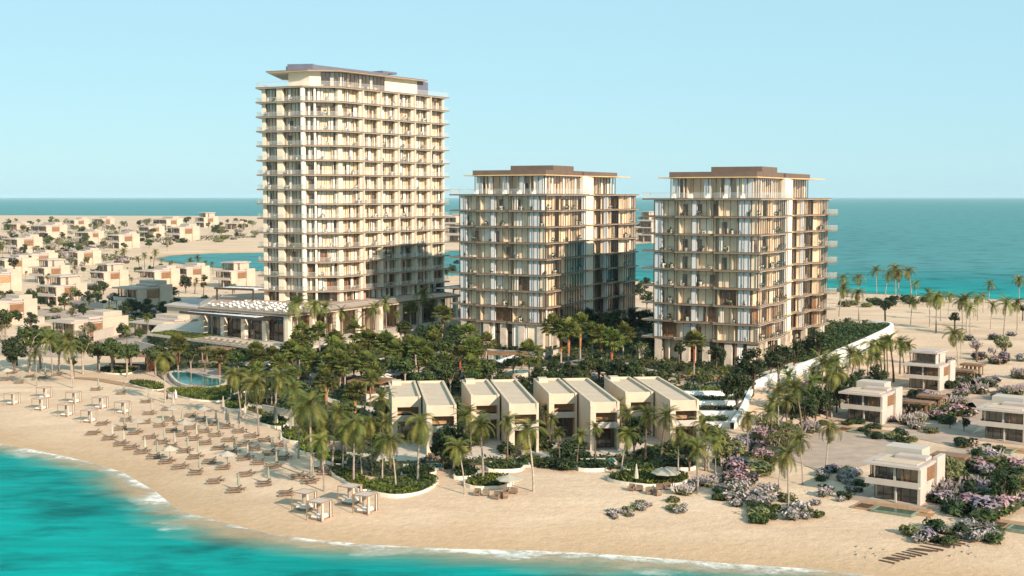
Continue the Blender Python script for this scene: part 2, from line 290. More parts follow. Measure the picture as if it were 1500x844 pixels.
def sheet(name, poly, mname, dz=.04, step=5, label=None, kind='structure', flat=None):
    bm = bmesh.new(); vv = [bm.verts.new((p[0], p[1], 0)) for p in poly]; bm.faces.new(vv)
    for ax in (0, 1):
        lo = min(p[ax] for p in poly); hi = max(p[ax] for p in poly); c = math.floor(lo / step) * step + step
        while c < hi:
            no = (1, 0, 0) if ax == 0 else (0, 1, 0); pc = (c, 0, 0) if ax == 0 else (0, c, 0)
            bmesh.ops.bisect_plane(bm, geom=bm.verts[:] + bm.edges[:] + bm.faces[:], plane_co=pc, plane_no=no); c += step
    bmesh.ops.triangulate(bm, faces=bm.faces[:])
    co_ = np.array([v.co[:] for v in bm.verts]); z = hgt(co_[:, 0], co_[:, 1]) if flat is None else np.full(len(co_), flat)
    for v, q in zip(bm.verts, z): v.co.z = q + dz
    for f in bm.faces:
        if f.normal.z < 0: f.normal_flip()
    me = bpy.data.meshes.new(name); bm.to_mesh(me); bm.free(); me.materials.append(M[mname]); o = bpy.data.objects.new(name, me); col.objects.link(o)
    return tag(o, label, kind=kind)
def inpoly(x, y, poly):
    c = False; n = len(poly)
    for i in range(n):
        ax, ay = poly[i]; bx, by = poly[(i + 1) % n]
        if (ay > y) != (by > y) and x < (bx - ax) * (y - ay) / (by - ay) + ax: c = not c
    return c
def gtp(pts): return [GT(*p)[:2] for p in pts]

# ------------------------------------------------------------ the three residential buildings
def window(fr, s0, s1, z0, z1, n, parent, nm=3, g='glass_tint', name='window', into=None):
    m = into or MB(); wd = .11
    if into: m.quadv(fr, s0, s1, n, z0, z1, 1)
    for k in range(nm + 1):
        c = s0 + (s1 - s0) * k / nm; c = min(max(c, s0 + wd / 2), s1 - wd / 2); m.fb(fr, c - wd / 2, c + wd / 2, n - .07, n + .05, z0, z1, 0)
    m.fb(fr, s0, s1, n - .06, n + .04, z1 - .1, z1 - .002, 0); m.fb(fr, s0, s1, n - .06, n + .04, z0 + .002, z0 + .08, 0)
    if into: return None
    o = m.build(name, 'frame', parent); p = MB(); p.quadv(fr, s0, s1, n, z0, z1, 0); p.build('pane', g, o); return o
def rooms(frs, depth, z0, z1, parent, r, dens=.35, warm=False, trim={}):
    """back wall, partitions, curtains, doors and sofas behind one storey's glass"""
    m = MB()
    for fr in frs:
        if fr.L < 1.5: continue
        ta, tb = trim.get(frs.index(fr), (.2, .2)); m.fb(fr, ta, fr.L - tb, -depth - .2, -depth, z0, z1, 4 if warm and r.random() < .3 else 0)
        s = .3
        while s < fr.L - 1:
            wd = r.uniform(2.4, 4.2); e = min(s + wd, fr.L - .2)
            if r.random() < .6: m.fb(fr, s, s + .15, -depth + .01, -.45, z0, z1 - .01, 0)
            q = r.random()
            if q < .35: m.fb(fr, s + .5, s + 1.5, -depth + .02, -depth + .1, z0 + .02, z0 + 2.4, 1)
            elif q < .6: m.fb(fr, s + .4, min(e, s + 2.4), -depth + .02, -depth + .09, z0 + .03, z1 - .35, 2)
            if r.random() < dens:
                a = s + r.uniform(.2, .6); b = min(a + r.uniform(.5, 1.5), fr.L - .2); k = max(2, int((b - a) / .15))
                for i in range(k):
                    u = a + (b - a) * i / k; v = a + (b - a) * (i + 1) / k; n1, n2 = -.32 - .07 * (i % 2), -.32 - .07 * ((i + 1) % 2)
                    p1, p2 = fr.p(u, n1), fr.p(v, n2); m.face([(*p1, z0 + .03), (*p2, z0 + .03), (*p2, z1 - .04), (*p1, z1 - .04)], 2)
            if depth > 1.9 and r.random() < .4 and e - s > 2: m.fb(fr, s + .4, s + 2.1, -depth + .5, -depth + 1.3, z0 + .02, z0 + .7, 3)
            s = e
    return m.build('room_interior', ['room', 'room_dark', 'curtain', 'sofa', 'timber'], parent)
def slab_part(poly, z, th, parent, name='floor_slab'):
    m = MB(); m.hexa(poly, z - th, z, 0); rim = offset(poly, .07); n = len(poly)
    for i in range(n):
        j = (i + 1) % n; q = [rim[i], rim[j], poly[j], poly[i]]; m.hexa(q, z - th * .62, z + .05, 1)
    return m.build(name, ['slab', 'bronze'], parent)
def rail(pts, z, h, parent):
    m = MB()
    for a, b in zip(pts, pts[1:]):
        f = Fr(a, b); m.quadv(f, 0, f.L, 0, z, z + h, 0); m.fb(f, 0, f.L, -.03, .03, z + h, z + h + .05, 1)
    return m.build('balustrade', ['balustrade', 'white'], parent)
potted = []     # (x, y, z, label)
# ---- tall tower
tower = thing('apartment_tower', 'tall cream tower of fourteen balconied storeys with a setback penthouse under a wide thin roof', 'tower', (-45, 325, 0))
TW = [(-60.9, 318.6), (-49.9, 313.9), (-47.6, 314.2), (-42.2, 315.4), (-18.6, 349.5), (-36, 368), (-59.5, 343)]
TW = [(x + 45, y - 325) for x, y in TW]
ZB, ZT, NF = 15.2, 64.4, 14; FH = (ZT - ZB) / NF
TS = offset(TW, 1.35)
tf = [Fr(TW[i], TW[(i + 1) % 7]) for i in range(7)]
for k in range(NF + 1): slab_part(TS, ZB + k * FH, .3, tower)
left, cham, cor, right = tf[0], tf[1], tf[2], tf[3]
bays = []        # (frame, s0, s1, mullions)
bays += [(left, 1.0, 4.6, 4), (left, 6.2, 11.4, 5), (cham, .1, 2.25, 3), (cor, .55, 5.0, 4)]
RB = [1.4, 8.4, 15.2, 22.0, 28.6, 35.2]; RE = [7.5, 14.3, 21.1, 27.7, 34.3, 40.9]
bays += [(right, a, b, 4) for a, b in zip(RB, RE)]
low = MB()
r_ = random.Random(3)
for k in range(NF - 1, -1, -1):
    z0, z1 = ZB + k * FH + .005, ZB + (k + 1) * FH - .31
    for fr, a, b, nm in bays:
        if k >= 4: window(fr, a, b, z0, z1, -.2, tower, nm, g='glass')
        else: window(fr, a, b, z0, z1, -.2, tower, nm, into=low)
    rooms([left, cham, cor, right], 1.0, z0, z1, tower, r_, .55, warm=k < 3, trim={0: (.2, .4), 1: (.4, .4), 2: (.4, .9), 3: (.9, .2)})
    off = offset(TW, 1.22); rail([off[6], off[0], off[1], off[2], off[3], off[4]], z0, 1.0, tower)
    # potted plants on the balconies
    for (fr, a, b, nm), nmz in zip(bays, ['shaded side bay', 'wide shaded bay', 'rounded corner', 'corner bay', 'first sunny bay', 'second sunny bay', 'third sunny bay', 'fourth sunny bay', 'fifth sunny bay', 'last sunny bay']):
        if fr in (cham,) or r_.random() > .75: continue
        s = r_.uniform(a + .5, b - .5); p = fr.p(s, .65); potted.append((p[0] - 45, p[1] + 325, z0, 'potted plant on the tall tower, %s balcony level from its base, %s' % (ordw(k + 1), nmz), r_.uniform(1.5, 2.5)))
tag(low.build('window', ['frame', 'glass'], tower), kind='stuff')
def pier(fr, s0, s1, n0, n1, z0, z1, parent=tower, name='wall_pier', mm='cream'):
    m = MB(); m.fb(fr, s0, s1, n0, n1, z0, z1); return m.build(name, mm, parent)
for s0, s1 in ((.0, 1.0), (4.6, 6.2)): pier(left, s0, s1, -.5, .75 if s0 else .2, 6.3, ZT + .02)
pier(right, .0, 1.4, -.6, .25, 6.3, ZT + .02)
for a, b in zip(RE, RB[1:] + [42.0]): pier(right, a, min(b, right.L - .02), -.6, .5, 12, ZT + .02)
for a, b in zip(RE[:-1], RB[1:]): pier(right, a + .62, a + .78, .5, 1.35, ZB, ZT - .35, name='balcony_fin', mm='cream_bright')
for p in (left.p(left.L - .1, .55), cor.p(.1, .4)):
    m = MB(); m.tube([(*p, 6.3), (*p, ZT + .02)], .62 if p[0] < -3 else .3, 16); m.build('round_column', 'cream_bright', tower, True)
m = MB(); m.fb(tf[4], 0, tf[4].L, -.3, .1, 12, ZT, 0); m.fb(tf[5], 0, tf[5].L, -.3, .1, 12, ZT, 0); m.fb(tf[6], 0, tf[6].L, -.3, .1, 12, ZT, 0); m.build('rear_wall', 'cream', tower)
# base storey of the tower
m = MB()
for fr in (left, cham, cor, right): window(fr, .2, fr.L - .2, 12.56, ZB - .35, -.8, tower, max(2, int(fr.L / 1.6)), into=m)
m.build('lobby_glazing', ['frame', 'glass_tint'], tower); rooms([left, right], 3, 12.56, ZB - .35, tower, r_, .5, True)
m = MB()
for s in (9, 11.4, 18, 24, 31): m.fb(right, s, s + 1.6, -1.2, -.6, 12.5, ZB - .33)
m.build('base_panel', 'pinkwall', tower)
# penthouse
PH = [(-55.0, 321.8), (-49.4, 318.8), (-42.3, 320.2), (-23.8, 347), (-36, 362), (-56, 340)]; PH = [(x + 45, y - 325) for x, y in PH]
pf = [Fr(PH[i], PH[(i + 1) % 6]) for i in range(6)]; zp = ZT + 3.95
for fr, a, b in ((pf[0], 0, pf[0].L), (pf[1], 0, 2.8), (pf[2], 17.2, pf[2].L), (pf[3], 0, pf[3].L), (pf[5], 0, pf[5].L)): m = MB(); m.fb(fr, a, b, -.4, 0, ZT, zp); m.build('penthouse_wall', 'cream', tower)
window(pf[1], 2.8, pf[1].L, ZT + .01, zp, -.1, tower, 4, name='penthouse_window'); window(pf[2], 0, 17.2, ZT + .01, zp, -.1, tower, 12, name='penthouse_window')
rooms([pf[1], pf[2]], 3, ZT + .01, zp, tower, r_, .6)
CAN = [(-60.4, 321.4), (-49.4, 316.6), (-41.4, 318.0), (-22.4, 345.6), (-34, 362), (-60, 342)]; CAN = [(x + 45, y - 325) for x, y in CAN]
slab_part(CAN, zp + .3, .28, tower, 'canopy_roof'); off = offset(TW, 1.22); rail([off[6], off[0], off[1], off[2], off[3], off[4]], ZT + .07, 1.1, tower)
def upbox(a, b, dep, z0, z1, parent, mm, name):
    fr = Fr(a, b); m = MB(); m.fb(fr, 0, fr.L, -dep, 0, z0, z1); return m.build(name, mm, parent)
upbox((-9.9, -5.0), (-3.6, -6.2), 14, zp + .31, zp + 1.9, tower, 'greybox', 'roof_plant_room'); upbox((-3.55, -6.0), (12.6, 17.5), 9, zp + .31, zp + 1.75, tower, 'greybox', 'roof_plant_room'); upbox((11.4, 15.6), (14.6, 20.6), 7, zp + 1.76, zp + 2.3, tower, 'greybox', 'roof_plant_room')
upbox((20.0, 20.2), (22.6, 24.0), 6, ZT + .07, zp, tower, 'greybox', 'roof_plant_room')
note_kids(tower)
# ---- two curved-balcony blocks
def residential(name, label, loc, seed):
    b = thing(name, label, 'apartment building', (loc[0], loc[1], loc[2]), R(-27))
    r = random.Random(seed); ZR, Z0, n = 38.0, 9.8, 8; fh = (ZR - Z0) / n
    FA = [(0, 14), (0, 0), (4.6, 0), (5.2, -.7), (13, -.7), (13.6, -1.3), (22.2, -1.3), (22.2, 6.6), (23.0, 7.2), (23.0, 14.2), (22.2, 14.8), (22.2, 20.4)]
    FB = [(21.0, 26.4), (21.0, 30.6), (22.8, 31.3), (22.8, 37.4), (24.6, 38.2), (24.6, 45.6)]
    BODY = FA + [(19.9, 20.4), (19.9, 26.4)] + FB + [(0, 45.6)]
    SL = offset(BODY, .55); SL[1] = (-2.6, .2); SL.insert(1, (-2.6, 5)); SL.insert(1, (-.6, 5.4))
    segs = []
    for a, c in list(zip(FA, FA[1:])) + list(zip(FB, FB[1:])):
        f = Fr(a, c)
        if f.L > 2: segs.append(f)
    joints = [Fr(a, c) for a, c in list(zip(FA, FA[1:])) + list(zip(FB, FB[1:])) if Fr(a, c).L <= 2]
    for k in range(n + 1):
        slab_part(SL, Z0 + k * fh, .28, b)
        if 0 < k < n and loc[0] > 10:
            m = MB(); c = [(25.2, 40.6)] + [(25.2 + 2.2 * math.sin(t) , 42.8 - 2.2 * math.cos(t)) for t in np.linspace(.3, math.pi - .3, 9)] + [(25.2, 45.0)]; m.hexa(c, Z0 + k * fh - .27, Z0 + k * fh + .01); m.build('round_balcony', 'bronze', b); rail(c, Z0 + k * fh + .02, 1.0, b)
    for k in range(n):
        z0, z1 = Z0 + k * fh + .005, Z0 + (k + 1) * fh - .29
        for f in segs: window(f, .05, f.L - .05, z0, z1, 0, b, max(2, round(f.L / 1.55)), g='glass', name='glass_screen')
        for f in joints: m = MB(); m.quadv(f, 0, f.L, 0, z0, z1, 0); m.build('corner_glass', 'glass', b)
        rooms(segs[:6], 1.45, z0, z1, b, r, .05, warm=k < 3, trim={0: (.2, 1.45), 1: (1.45, .2), 3: (.2, 1.45), 4: (1.45, .2)}); rooms(segs[6:], 1.45, z0, z1, b, r, .12, warm=k < 3)
        for f, nm in zip(segs, ['rear side', 'outer front', 'middle front', 'inner front', 'sunny corner', 'sunny side', 'sunny far', 'set-back wing', 'wing middle', 'wing end']):
          for nm, s in ((nm, f.L * r.uniform(.12, .42)), (nm + ' far half', f.L * r.uniform(.55, .88))):
            if nm.startswith(('rear side', 'set-back wing')) or r.random() > .6: continue
            p = f.p(s, -.6); q = (loc[0] + p[0] * math.cos(R(-27)) - p[1] * math.sin(R(-27)), loc[1] + p[0] * math.sin(R(-27)) + p[1] * math.cos(R(-27)))
            potted.append((q[0], q[1], z0 + loc[2], 'potted plant, %s storey of %s, %s bay' % (ordw(k + 1), 'the middle block' if loc[0] < 10 else 'the nearer block', nm), r.uniform(1.4, 2.4)))
    m = MB(); m.box(1.9, 19.8, 1.6, 40.4, 4, ZR - .3); m.build('inner_core', 'room', b)
    for f, s0, s1 in ((segs[1], .15, 1.7), (segs[2], 3.0, 4.0), (segs[3], 4.6, 6.8), (segs[6], 4.6, 5.6), (segs[7], 1.2, 2.4), (segs[8], .2, 1.5)):
        m = MB(); m.fb(f, s0, s1, -.85, -.3, Z0 + .1, ZR - .3); m.build('white_column', 'panel', b)
    m = MB(); m.fb(Fr((0, 45.6), (0, 14)), 0, 31.6, -.3, 0, Z0, ZR); m.fb(Fr((24.6, 45.6), (0, 45.6)), 0, 24.6, -.3, 0, Z0, ZR); m.build('rear_wall', 'white', b)
    m = MB(); m.box(18, 21.5, 20.46, 26.34, 9.2, ZR + 4.3); m.build('stair_core', 'cream_bright', b)
    for k in range(n + 1):
        m = MB(); m.box(21.5, 21.9, 21.5, 26.2, Z0 + k * fh - .22, Z0 + k * fh + .02); m.build('core_ledge', 'gold', b)
    # columns and lobby
    for f, ss in ((segs[1], (.4,)), (segs[2], (1.3, 5.6)), (segs[3], (2.0, 6.6)), (segs[4], (5.6,)), (segs[6], (4.6,)), (segs[7], (1.2,)), (segs[8], (2.5,)), (segs[9], (1.4, 3.8))):
        for s in ss:
            m = MB(); m.fb(f, s, s + 1.5, -1.0, .1, 3.4, Z0 - .28); m.build('column', 'stone', b)
    for sg in (segs[:6], segs[6:]):
        m = MB()
        for f in sg: window(f, 0, f.L, 4.4, Z0 - .29, -1.9, b, max(2, int(f.L / 1.7)), into=m); m.fb(f, 0, f.L, -1.97, -1.8, 7.0, 7.35, 0)
        m.build('lobby_glazing', ['frame', 'glass_tint'], b)
    rooms(segs[1:6], 4.2, 4.45, Z0 - .3, b, r, .2, True)
    # penthouse
    PA = [(2.6, 16), (2.6, 2.6), (20.6, 1.6), (20.6, 20.3)]; PB = [(20.2, 26.6), (21.2, 40.5), (10, 40.5)]
    zp = ZR + 4.1
    for pa in (PA, PB):
        for a, c in zip(pa, pa[1:]):
            f = Fr(a, c); window(f, 0, f.L, ZR + .07, zp, 0, b, max(3, round(f.L / 1.6)), g='glass', name='penthouse_window')
        rooms([Fr(a, c) for a, c in zip(pa, pa[1:])], 2.6, ZR + .08, zp, b, r, .5)
    f = Fr(PA[1], PA[2])
    for s0, s1 in ((.3, 1.8), (7.2, 8.6), (11.5, 12.6), (15.4, 17.4)): m = MB(); m.fb(f, s0, s1, -.7, -.25, ZR + .1, zp - .01); m.build('white_column', 'panel', b)
    CP = [(.2, 16), (.2, 1.6), (21.3, .6), (21.3, 21), (22.0, 26.6), (24.6, 42), (8, 42), (8, 16)]
    m = MB(); m.hexa(CP, zp, zp + .22); m.build('canopy_roof', 'gold', b)
    m = MB(); m.box(2.7, 21.0, 1.4, 20.9, zp + .23, zp + 1.25); m.box(9.8, 21.5, 20.9, 40.9, zp + .23, zp + 1.2); m.build('roof_parapet', 'brownbox', b)
    m = MB(); m.box(10.2, 20.8, 5.5, 16.5, zp + 1.26, zp + 2.3); m.build('roof_plant_room', 'brownbox', b)
    rail([SL[2], SL[3], *SL[4:15]], ZR + .07, 1.05, b)
    for k in range(5):
        u = 3.5 + k * 3.6; m = MB(); m.box(u, u + .8, .5, 1.2, ZR + .07, ZR + .6); m.box(u + .1, u + .7, 1.2, 1.35, ZR + .07, ZR + .95); m.build('terrace_seat', 'fabric_white', b)
    return b
residential('apartment_block', 'middle cream apartment block with bronze balcony edges and brown roof box', (-11.9, 293.0, .5), 11)
residential('apartment_block', 'cream apartment block standing nearest the white retaining wall and the villas', (28.9, 264.4, -.4), 23)

# ---- podium with restaurant terrace
TER = [(-84, 298), (-71.5, 287), (-47.2, 264.5), (-31, 290), (-13, 337), (-30, 370), (-90, 332)]
ter = thing('garden_terrace', 'raised restaurant terrace faced with a planted green wall', 'terrace', (0, 0, 0))
m = MB(); m.hexa(TER, -1, 6.3); m.build('terrace_base', 'paving_light', ter)
m = MB(); e = offset(TER, .25)
for i in (0, 1, 2): m.hexa([e[i], e[i + 1], TER[i + 1], TER[i]], 6.0, 6.55)
m.build('terrace_edge', 'stone', ter)
def leaves(m, c, s, n, r, sy=1, sz=1, size=.35, mats=(0,), upb=.35):
    """n leaf quads through an ellipsoid"""
    for _ in range(n):
        while 1:
            p = Vector((r.uniform(-1, 1), r.uniform(-1, 1), r.uniform(-1, 1)))
            if p.length < 1: break
        if p.length < .55: p *= 1.45
        q = Vector((c[0] + p.x * s, c[1] + p.y * s * sy, c[2] + p.z * s * sz))
        nrm = (p + Vector((r.uniform(-.8, .8), r.uniform(-.8, .8), r.uniform(-.5, .9) + upb))).normalized(); a = nrm.orthogonal().normalized(); a.rotate(Matrix.Rotation(r.uniform(0, 6.28), 3, nrm)); b = nrm.cross(a)
        z = size * r.uniform(.6, 1.3); m.face([q - a * z, q - b * z * .5, q + a * z, q + b * z * .5], mats[r.randrange(len(mats))])
m = MB(); rr = random.Random(5)
for i in (0, 1, 2):
    fr = Fr(TER[i], TER[i + 1])
    for _ in range(int(fr.L * 70)):
        s = rr.uniform(0, fr.L); p = fr.p(s, rr.uniform(.02, .35)); z = rr.uniform(1.3, 5.9); d = Vector((fr.n[0] + rr.uniform(-.6, .6), fr.n[1] + rr.uniform(-.6, .6), rr.uniform(-.2, .8))).normalized()
        a = d.orthogonal().normalized(); b = d.cross(a); k = rr.uniform(.15, .42); q = Vector((*p, z)); m.face([q - a * k, q - b * k * .6, q + a * k, q + b * k * .6], 0 if rr.random() < .75 else 1)
m.build('green_wall', ['leaf_dark', 'leaf_mid'], ter)
PO = [(-72.4, 298.2), (-48.4, 279.2), (-13.4, 336.5), (-30, 372), (-75, 336)]
pod = thing('restaurant_pavilion', 'glazed restaurant podium with cream columns and a dining terrace on its roof', 'restaurant', (0, 0, 0))
slab_part(PO, 12.5, .55, pod, 'roof_slab'); m = MB(); m.hexa(offset(PO, -.5), 12.49, 12.512); m.build('roof_paving', 'paving', pod)
i1 = offset(PO, -1.6)
for i in (0, 1):
    f = Fr(i1[i], i1[i + 1]); window(f, 0, f.L, 6.32, 11.94, 0, pod, int(f.L / 1.5), name='glass_front'); rooms([f if i == 0 else Fr(f.p(6.3), f.p(f.L))], 6, 6.33, 11.93, pod, rr, .15, True)
    g_ = Fr(PO[i], PO[i + 1]); nn = 5 if i == 0 else 9
    for k in range(nn):
        s = .4 + (g_.L - 2.2) * k / (nn - 1); m = MB(); m.fb(g_, s, s + 1.25, -1.3, -.3, 6.3, 11.95); m.build('column', 'cream', pod)
g_ = Fr(PO[0], PO[1]); e = offset(PO, -.3); rail([e[4], e[0], e[1], e[2]], 12.57, .9, pod)
m = MB()
for k in range(9):
    s = -2.5 + k * 2.9; m.fb(g_, s, s + 2.3, .35, 3.2, 11.35 + .04 * k, 11.47 + .04 * k, 0)
m.fb(g_, -2.6, g_.L - 2, .2, .34, 11.2, 11.75, 1); m.fb(g_, -2.6, g_.L - 2, 3.21, 3.4, 11.2, 11.75, 1); m.build('louvre_canopy', ['panel', 'frame'], pod)
for nm, fr, z, cnt in (('tower louvre', Fr((-72, 322), (-60, 316)), 15.4, 6), ('rear louvre', Fr((-18, 342), (-6, 362)), 13.6, 7)):
    lv = thing('louvre_canopy', 'flat canopy of pale louvre panels ' + ('beside the shaded foot of the tall tower' if 'tower' in nm else 'between the tall tower and the middle block'), 'canopy')
    m = MB()
    for k in range(cnt): m.fb(fr, k * 2, k * 2 + 1.5, -3, 3, z, z + .12, 0)
    m.build('louvre', 'panel', lv); m = MB(); m.fb(fr, 0, cnt * 2, -3.3, -3.02, z - .2, z + .3); m.fb(fr, 0, cnt * 2, 3.02, 3.3, z - .2, z + .3); m.build('canopy_frame', 'frame', lv)
    for s in (.3, cnt * 2 - .6): m = MB(); m.fb(fr, s, s + .3, 2.6, 2.9, 4, z - .01); m.build('post', 'frame', lv)
ga = thing('flat_roofed_wing', 'low wing with a bare grey flat roof in the shade of the tall tower', 'building')
q = [(-94, 352), (-77, 338), (-62, 352), (-70, 372), (-92, 372)]; m = MB(); m.hexa(q, 0, 8.2); m.build('wall', 'stucco', ga); m = MB(); m.hexa(offset(q, .6), 8.21, 8.7); m.build('roof', 'roof_deck', ga)

# ------------------------------------------------------------ townhouses
def volume(t, x0, x1, y0, y1, h, r):
    m = MB(); wt = .35
    m.box(x0, x0 + .8, y0, y0 + .5, 0, h - .3); m.box(x0, x0 + wt, y0 + .5, y1, 0, h + .35); m.box(x1 - wt, x1, y0, y1, 0, h + .35); m.box(x0 + wt, x1 - wt, y1 - wt, y1, 0, h + .35); m.build('wall', 'stucco', t)
    m = MB(); a, b = x0 + wt, x1 - wt; m.box(a, b, y0 + 1.9, y1 - wt, h - .35, h)
    m.face([(x0, y0 - .02, h - 1.25), (b, y0 - .02, h - 1.25), (b, y0 + .25, h + .3), (x0, y0 + .25, h + .3)]); m.face([(x0, y0 + .25, h + .3), (b, y0 + .25, h + .3), (b, y0 + 1.9, h), (a, y0 + 1.9, h)])
    m.face([(x0, y0 - .02, h - 1.25), (a, y0 + 1.9, h - .36), (b, y0 + 1.9, h - .36), (b, y0 - .02, h - 1.25)]); m.build('roof', 'roof_tan', t)
    m = MB(); m.box(a, b, y0 + 1.75, y0 + 1.89, 4.2, h - .36); m.build('timber_screen', 'timber_light', t)
    m = MB(); m.box(a + .45, b, y0 + .02, y0 + 1.74, 3.35, 3.6); m.box(a + .45, b, y0 + .02, y0 + .22, 3.6, 4.25); m.build('balcony', 'white', t)
    f = Fr((a, y0 + 2.2), (b, y0 + 2.2)); window(f, 0, f.L, .12, 3.34, 0, t, 3, name='glass_door')
    m = MB(); m.box(a, b, y0 + 4.8, y0 + 5, .1, 3.33); m.box(a + .01, a + .2, y0 + 2.3, y0 + 4.7, .1, 3.32); m.build('room_interior', 'timber', t)
def townhouse(i, x, y):
    o = thing('beach_townhouse', '%s of the four flat-roofed cream townhouses, counting from the beach loungers' % ordw(i + 1), 'townhouse', (x, y, 1.0), R(7.2), group='cream townhouses facing the beach')
    volume(o, 0, 4.3, 0, 25, 6.9, rng); volume(o, -4.6, -.25, 9.6, 26.5, 6.75, rng)
    m = MB(); m.box(-4.1, -2.6, 23.5, 25.6, 6.76, 7.45); m.build('roof_hatch', 'stucco', o)
    m = MB(); m.box(-4.5, 4.3, -3.6, 9.5, -.6, .1); m.build('terrace', 'paving_light', o)
TH = [(-12.2, 183.5), (-.4, 185), (11.4, 186.6), (23.2, 188.2)]
for i, (x, y) in enumerate(TH): townhouse(i, x, y)
def pool(name, label, x, y, rz, w, d, z=1.0, sc=1, deep='pool_water', rim='white', h=.35):
    o = thing(name, label, 'pool', (x, y, z), rz, sc)
    m = MB(); m.box(-w / 2 - .25, w / 2 + .25, -d / 2 - .25, -d / 2, -.8, h); m.box(-w / 2 - .25, w / 2 + .25, d / 2, d / 2 + .25, -.8, h); m.box(-w / 2 - .25, -w / 2, -d / 2, d / 2, -.8, h); m.box(w / 2, w / 2 + .25, -d / 2, d / 2, -.8, h); m.build('pool_rim', rim, o)
    m = MB(); m.box(-w / 2 + .001, w / 2 - .001, -d / 2 + .001, d / 2 - .001, -.7, h - .1); m.build('pool_water', deep, o); return o
for i, (px, py) in enumerate(((620, 684), (747, 680), (874, 676), (992, 676))):
    x, y = G(px, py, 1.2); pool('plunge_pool', 'narrow teal plunge pool before the %s cream townhouse from the loungers' % ordw(i + 1), x, y, R(5), 5.0, 2.6)
# ------------------------------------------------------------ villas
def villa(x, y, z, rz, sc, label, upper=False, single=False, timber='timber', W=9.0, D=12.0, group=None, wm='white'):
    o = thing('beach_villa', label, 'villa', (x, y, z), rz, sc, group)
    h1, h2 = 3.0, 6.3
    if single: h1, h2 = .4, 3.9
    m = MB(); m.box(0, W, 0.02, D, -.6, .12); m.build('plinth', 'stone', o)
    # walls: side with timber recess, blade, back
    m = MB(); m.box(W - .5, W, 0, 3.2, .12, h2 - .02); m.box(W - .5, W - .25, 3.2, 7.6, .12, h2 - .02); m.box(W - .5, W + .35, 7.6, D, .12, h2 + .9); m.box(0, .3, 3.0, D, .12, h2 - .02); m.box(.3, W - .5, D - .3, D, .12, h2 - .02); m.box(.3, W - .5, 4.6, 4.8, .12, h2 - .03); m.build('wall', wm, o)
    m = MB(); m.box(W - .25, W - .06, 3.21, 7.59, h1 + (.6 if not single else -.2), h2 - .4); m.build('timber_panel', timber, o)
    if not single:
        m = MB(); m.box(-.5, W + .02, -.9, 4.5, h1, h1 + .25); m.box(-.5, W + .02, -.95, -.75, h1, h1 + 1.05); m.box(-.55, -.36, -.75, 3.2, h1, h1 + 1.0); m.build('balcony_band', 'white', o)
        f = Fr((.5, 1.2), (W - .6, 1.2)); window(f, 0, f.L, .13, h1 - .01, 0, o, 5, name='lower_window')
        m = MB(); m.box(W * .52, W * .52 + .3, -.4, -.1, .12, h1 - .01); m.build('column', 'white', o)
    f = Fr((.3, .25), (W - .55, .25)); zb = h1 + .26 if not single else .13
    window(f, 0, f.L * .48, zb, h2 - .01, 0, o, 3, name='upper_window'); window(f, f.L * .53, f.L, zb, h2 - .01, 0, o, 3, name='upper_window')
    m = MB(); m.fb(f, f.L * .48, f.L * .53, -.2, .2, zb, h2 - .01); m.build('column', 'white', o)
    f2 = Fr((.05, 2.9), (.05, .3)); window(f2, 0, f2.L, zb, h2 - .01, 0, o, 2, name='side_window')
    m = MB(); m.box(W * .6, W - .6, .6, .8, zb, h2 - .03); m.build('timber_curtain', 'timber_light', o)
    m = MB(); m.box(-1.0, W + .1, -1.0, D * .66, h2, h2 + .42); m.build('roof', 'roof_deck', o); rf = o.children[-1] if False else None
    m = MB(); m.box(-1.02, W + .12, -1.02, -.98, h2 + .02, h2 + .4); m.build('roof_fascia', 'white', o)
    if upper:
        f = Fr((.5, 3.4), (W - 2.2, 3.4)); window(f, .1, f.L - .1, h2 + .43, h2 + 3.1, 0, o, 4, name='top_window')
        f = Fr((.5, D - 1), (.5, 3.4)); window(f, .1, f.L - .1, h2 + .43, h2 + 3.1, 0, o, 4, name='top_window')
        m = MB(); m.box(W - 2.4, W - 2.1, 3.3, D - 1, h2 + .43, h2 + 3.1); m.box(.6, W - 2.4, D - 1.3, D - 1, h2 + .01, h2 + 3.1); m.box(.6, W - 2.4, 6, 6.2, h2 + .43, h2 + 3.09); m.build('top_wall', wm, o)
        m = MB(); m.box(W - 2.09, W - 2.02, 5.2, 6.2, h2 + .5, h2 + 3.0); m.build('top_slot_window', 'room_dark', o)
        m = MB(); m.box(-.3, W - 1.6, 2.6, D - .4, h2 + 3.12, h2 + 3.5); m.box(.6, W - 2.6, 3.6, D - 1.3, h2 + 3.51, h2 + 3.65); m.build('top_roof', 'roof_deck', o)
    else:
        m = MB(); m.box(.6, W - .9, .6, D * .6, h2 + .421, h2 + .62); m.build('roof_deck', 'roof_tan', o)
        m = MB(); m.box(2.9, W - .6, 4.4, D * .62, h2 + .63, h2 + 1.15); m.build('roof_well', 'roof_deck', o)
    m = MB(); m.box(0 - .2, W * .72, D * .66 + .01, D + .3, h2 - .01, h2 + (1.9 if not upper else .4)); m.build('stair_box', wm, o)
    return o
VR = R(-36)
def vill(px, py, sc, lab, **k):
    p = GT(px, py); return villa(p[0], p[1], p[2], k.pop('rz', VR), sc, lab, **k)
vill(1273, 731, .70, 'two-storey white villa nearest the sea, beside the timber planks on the sand')
vill(1236, 616, .72, 'two-storey white villa closest to the white retaining wall')
vill(1327, 569, .72, 'three-tier white villa with a glazed top storey, between sand and driveway', upper=True)
vill(1437, 643, .72, 'two-storey white villa cut by the frame edge, with a timber pool deck in front')
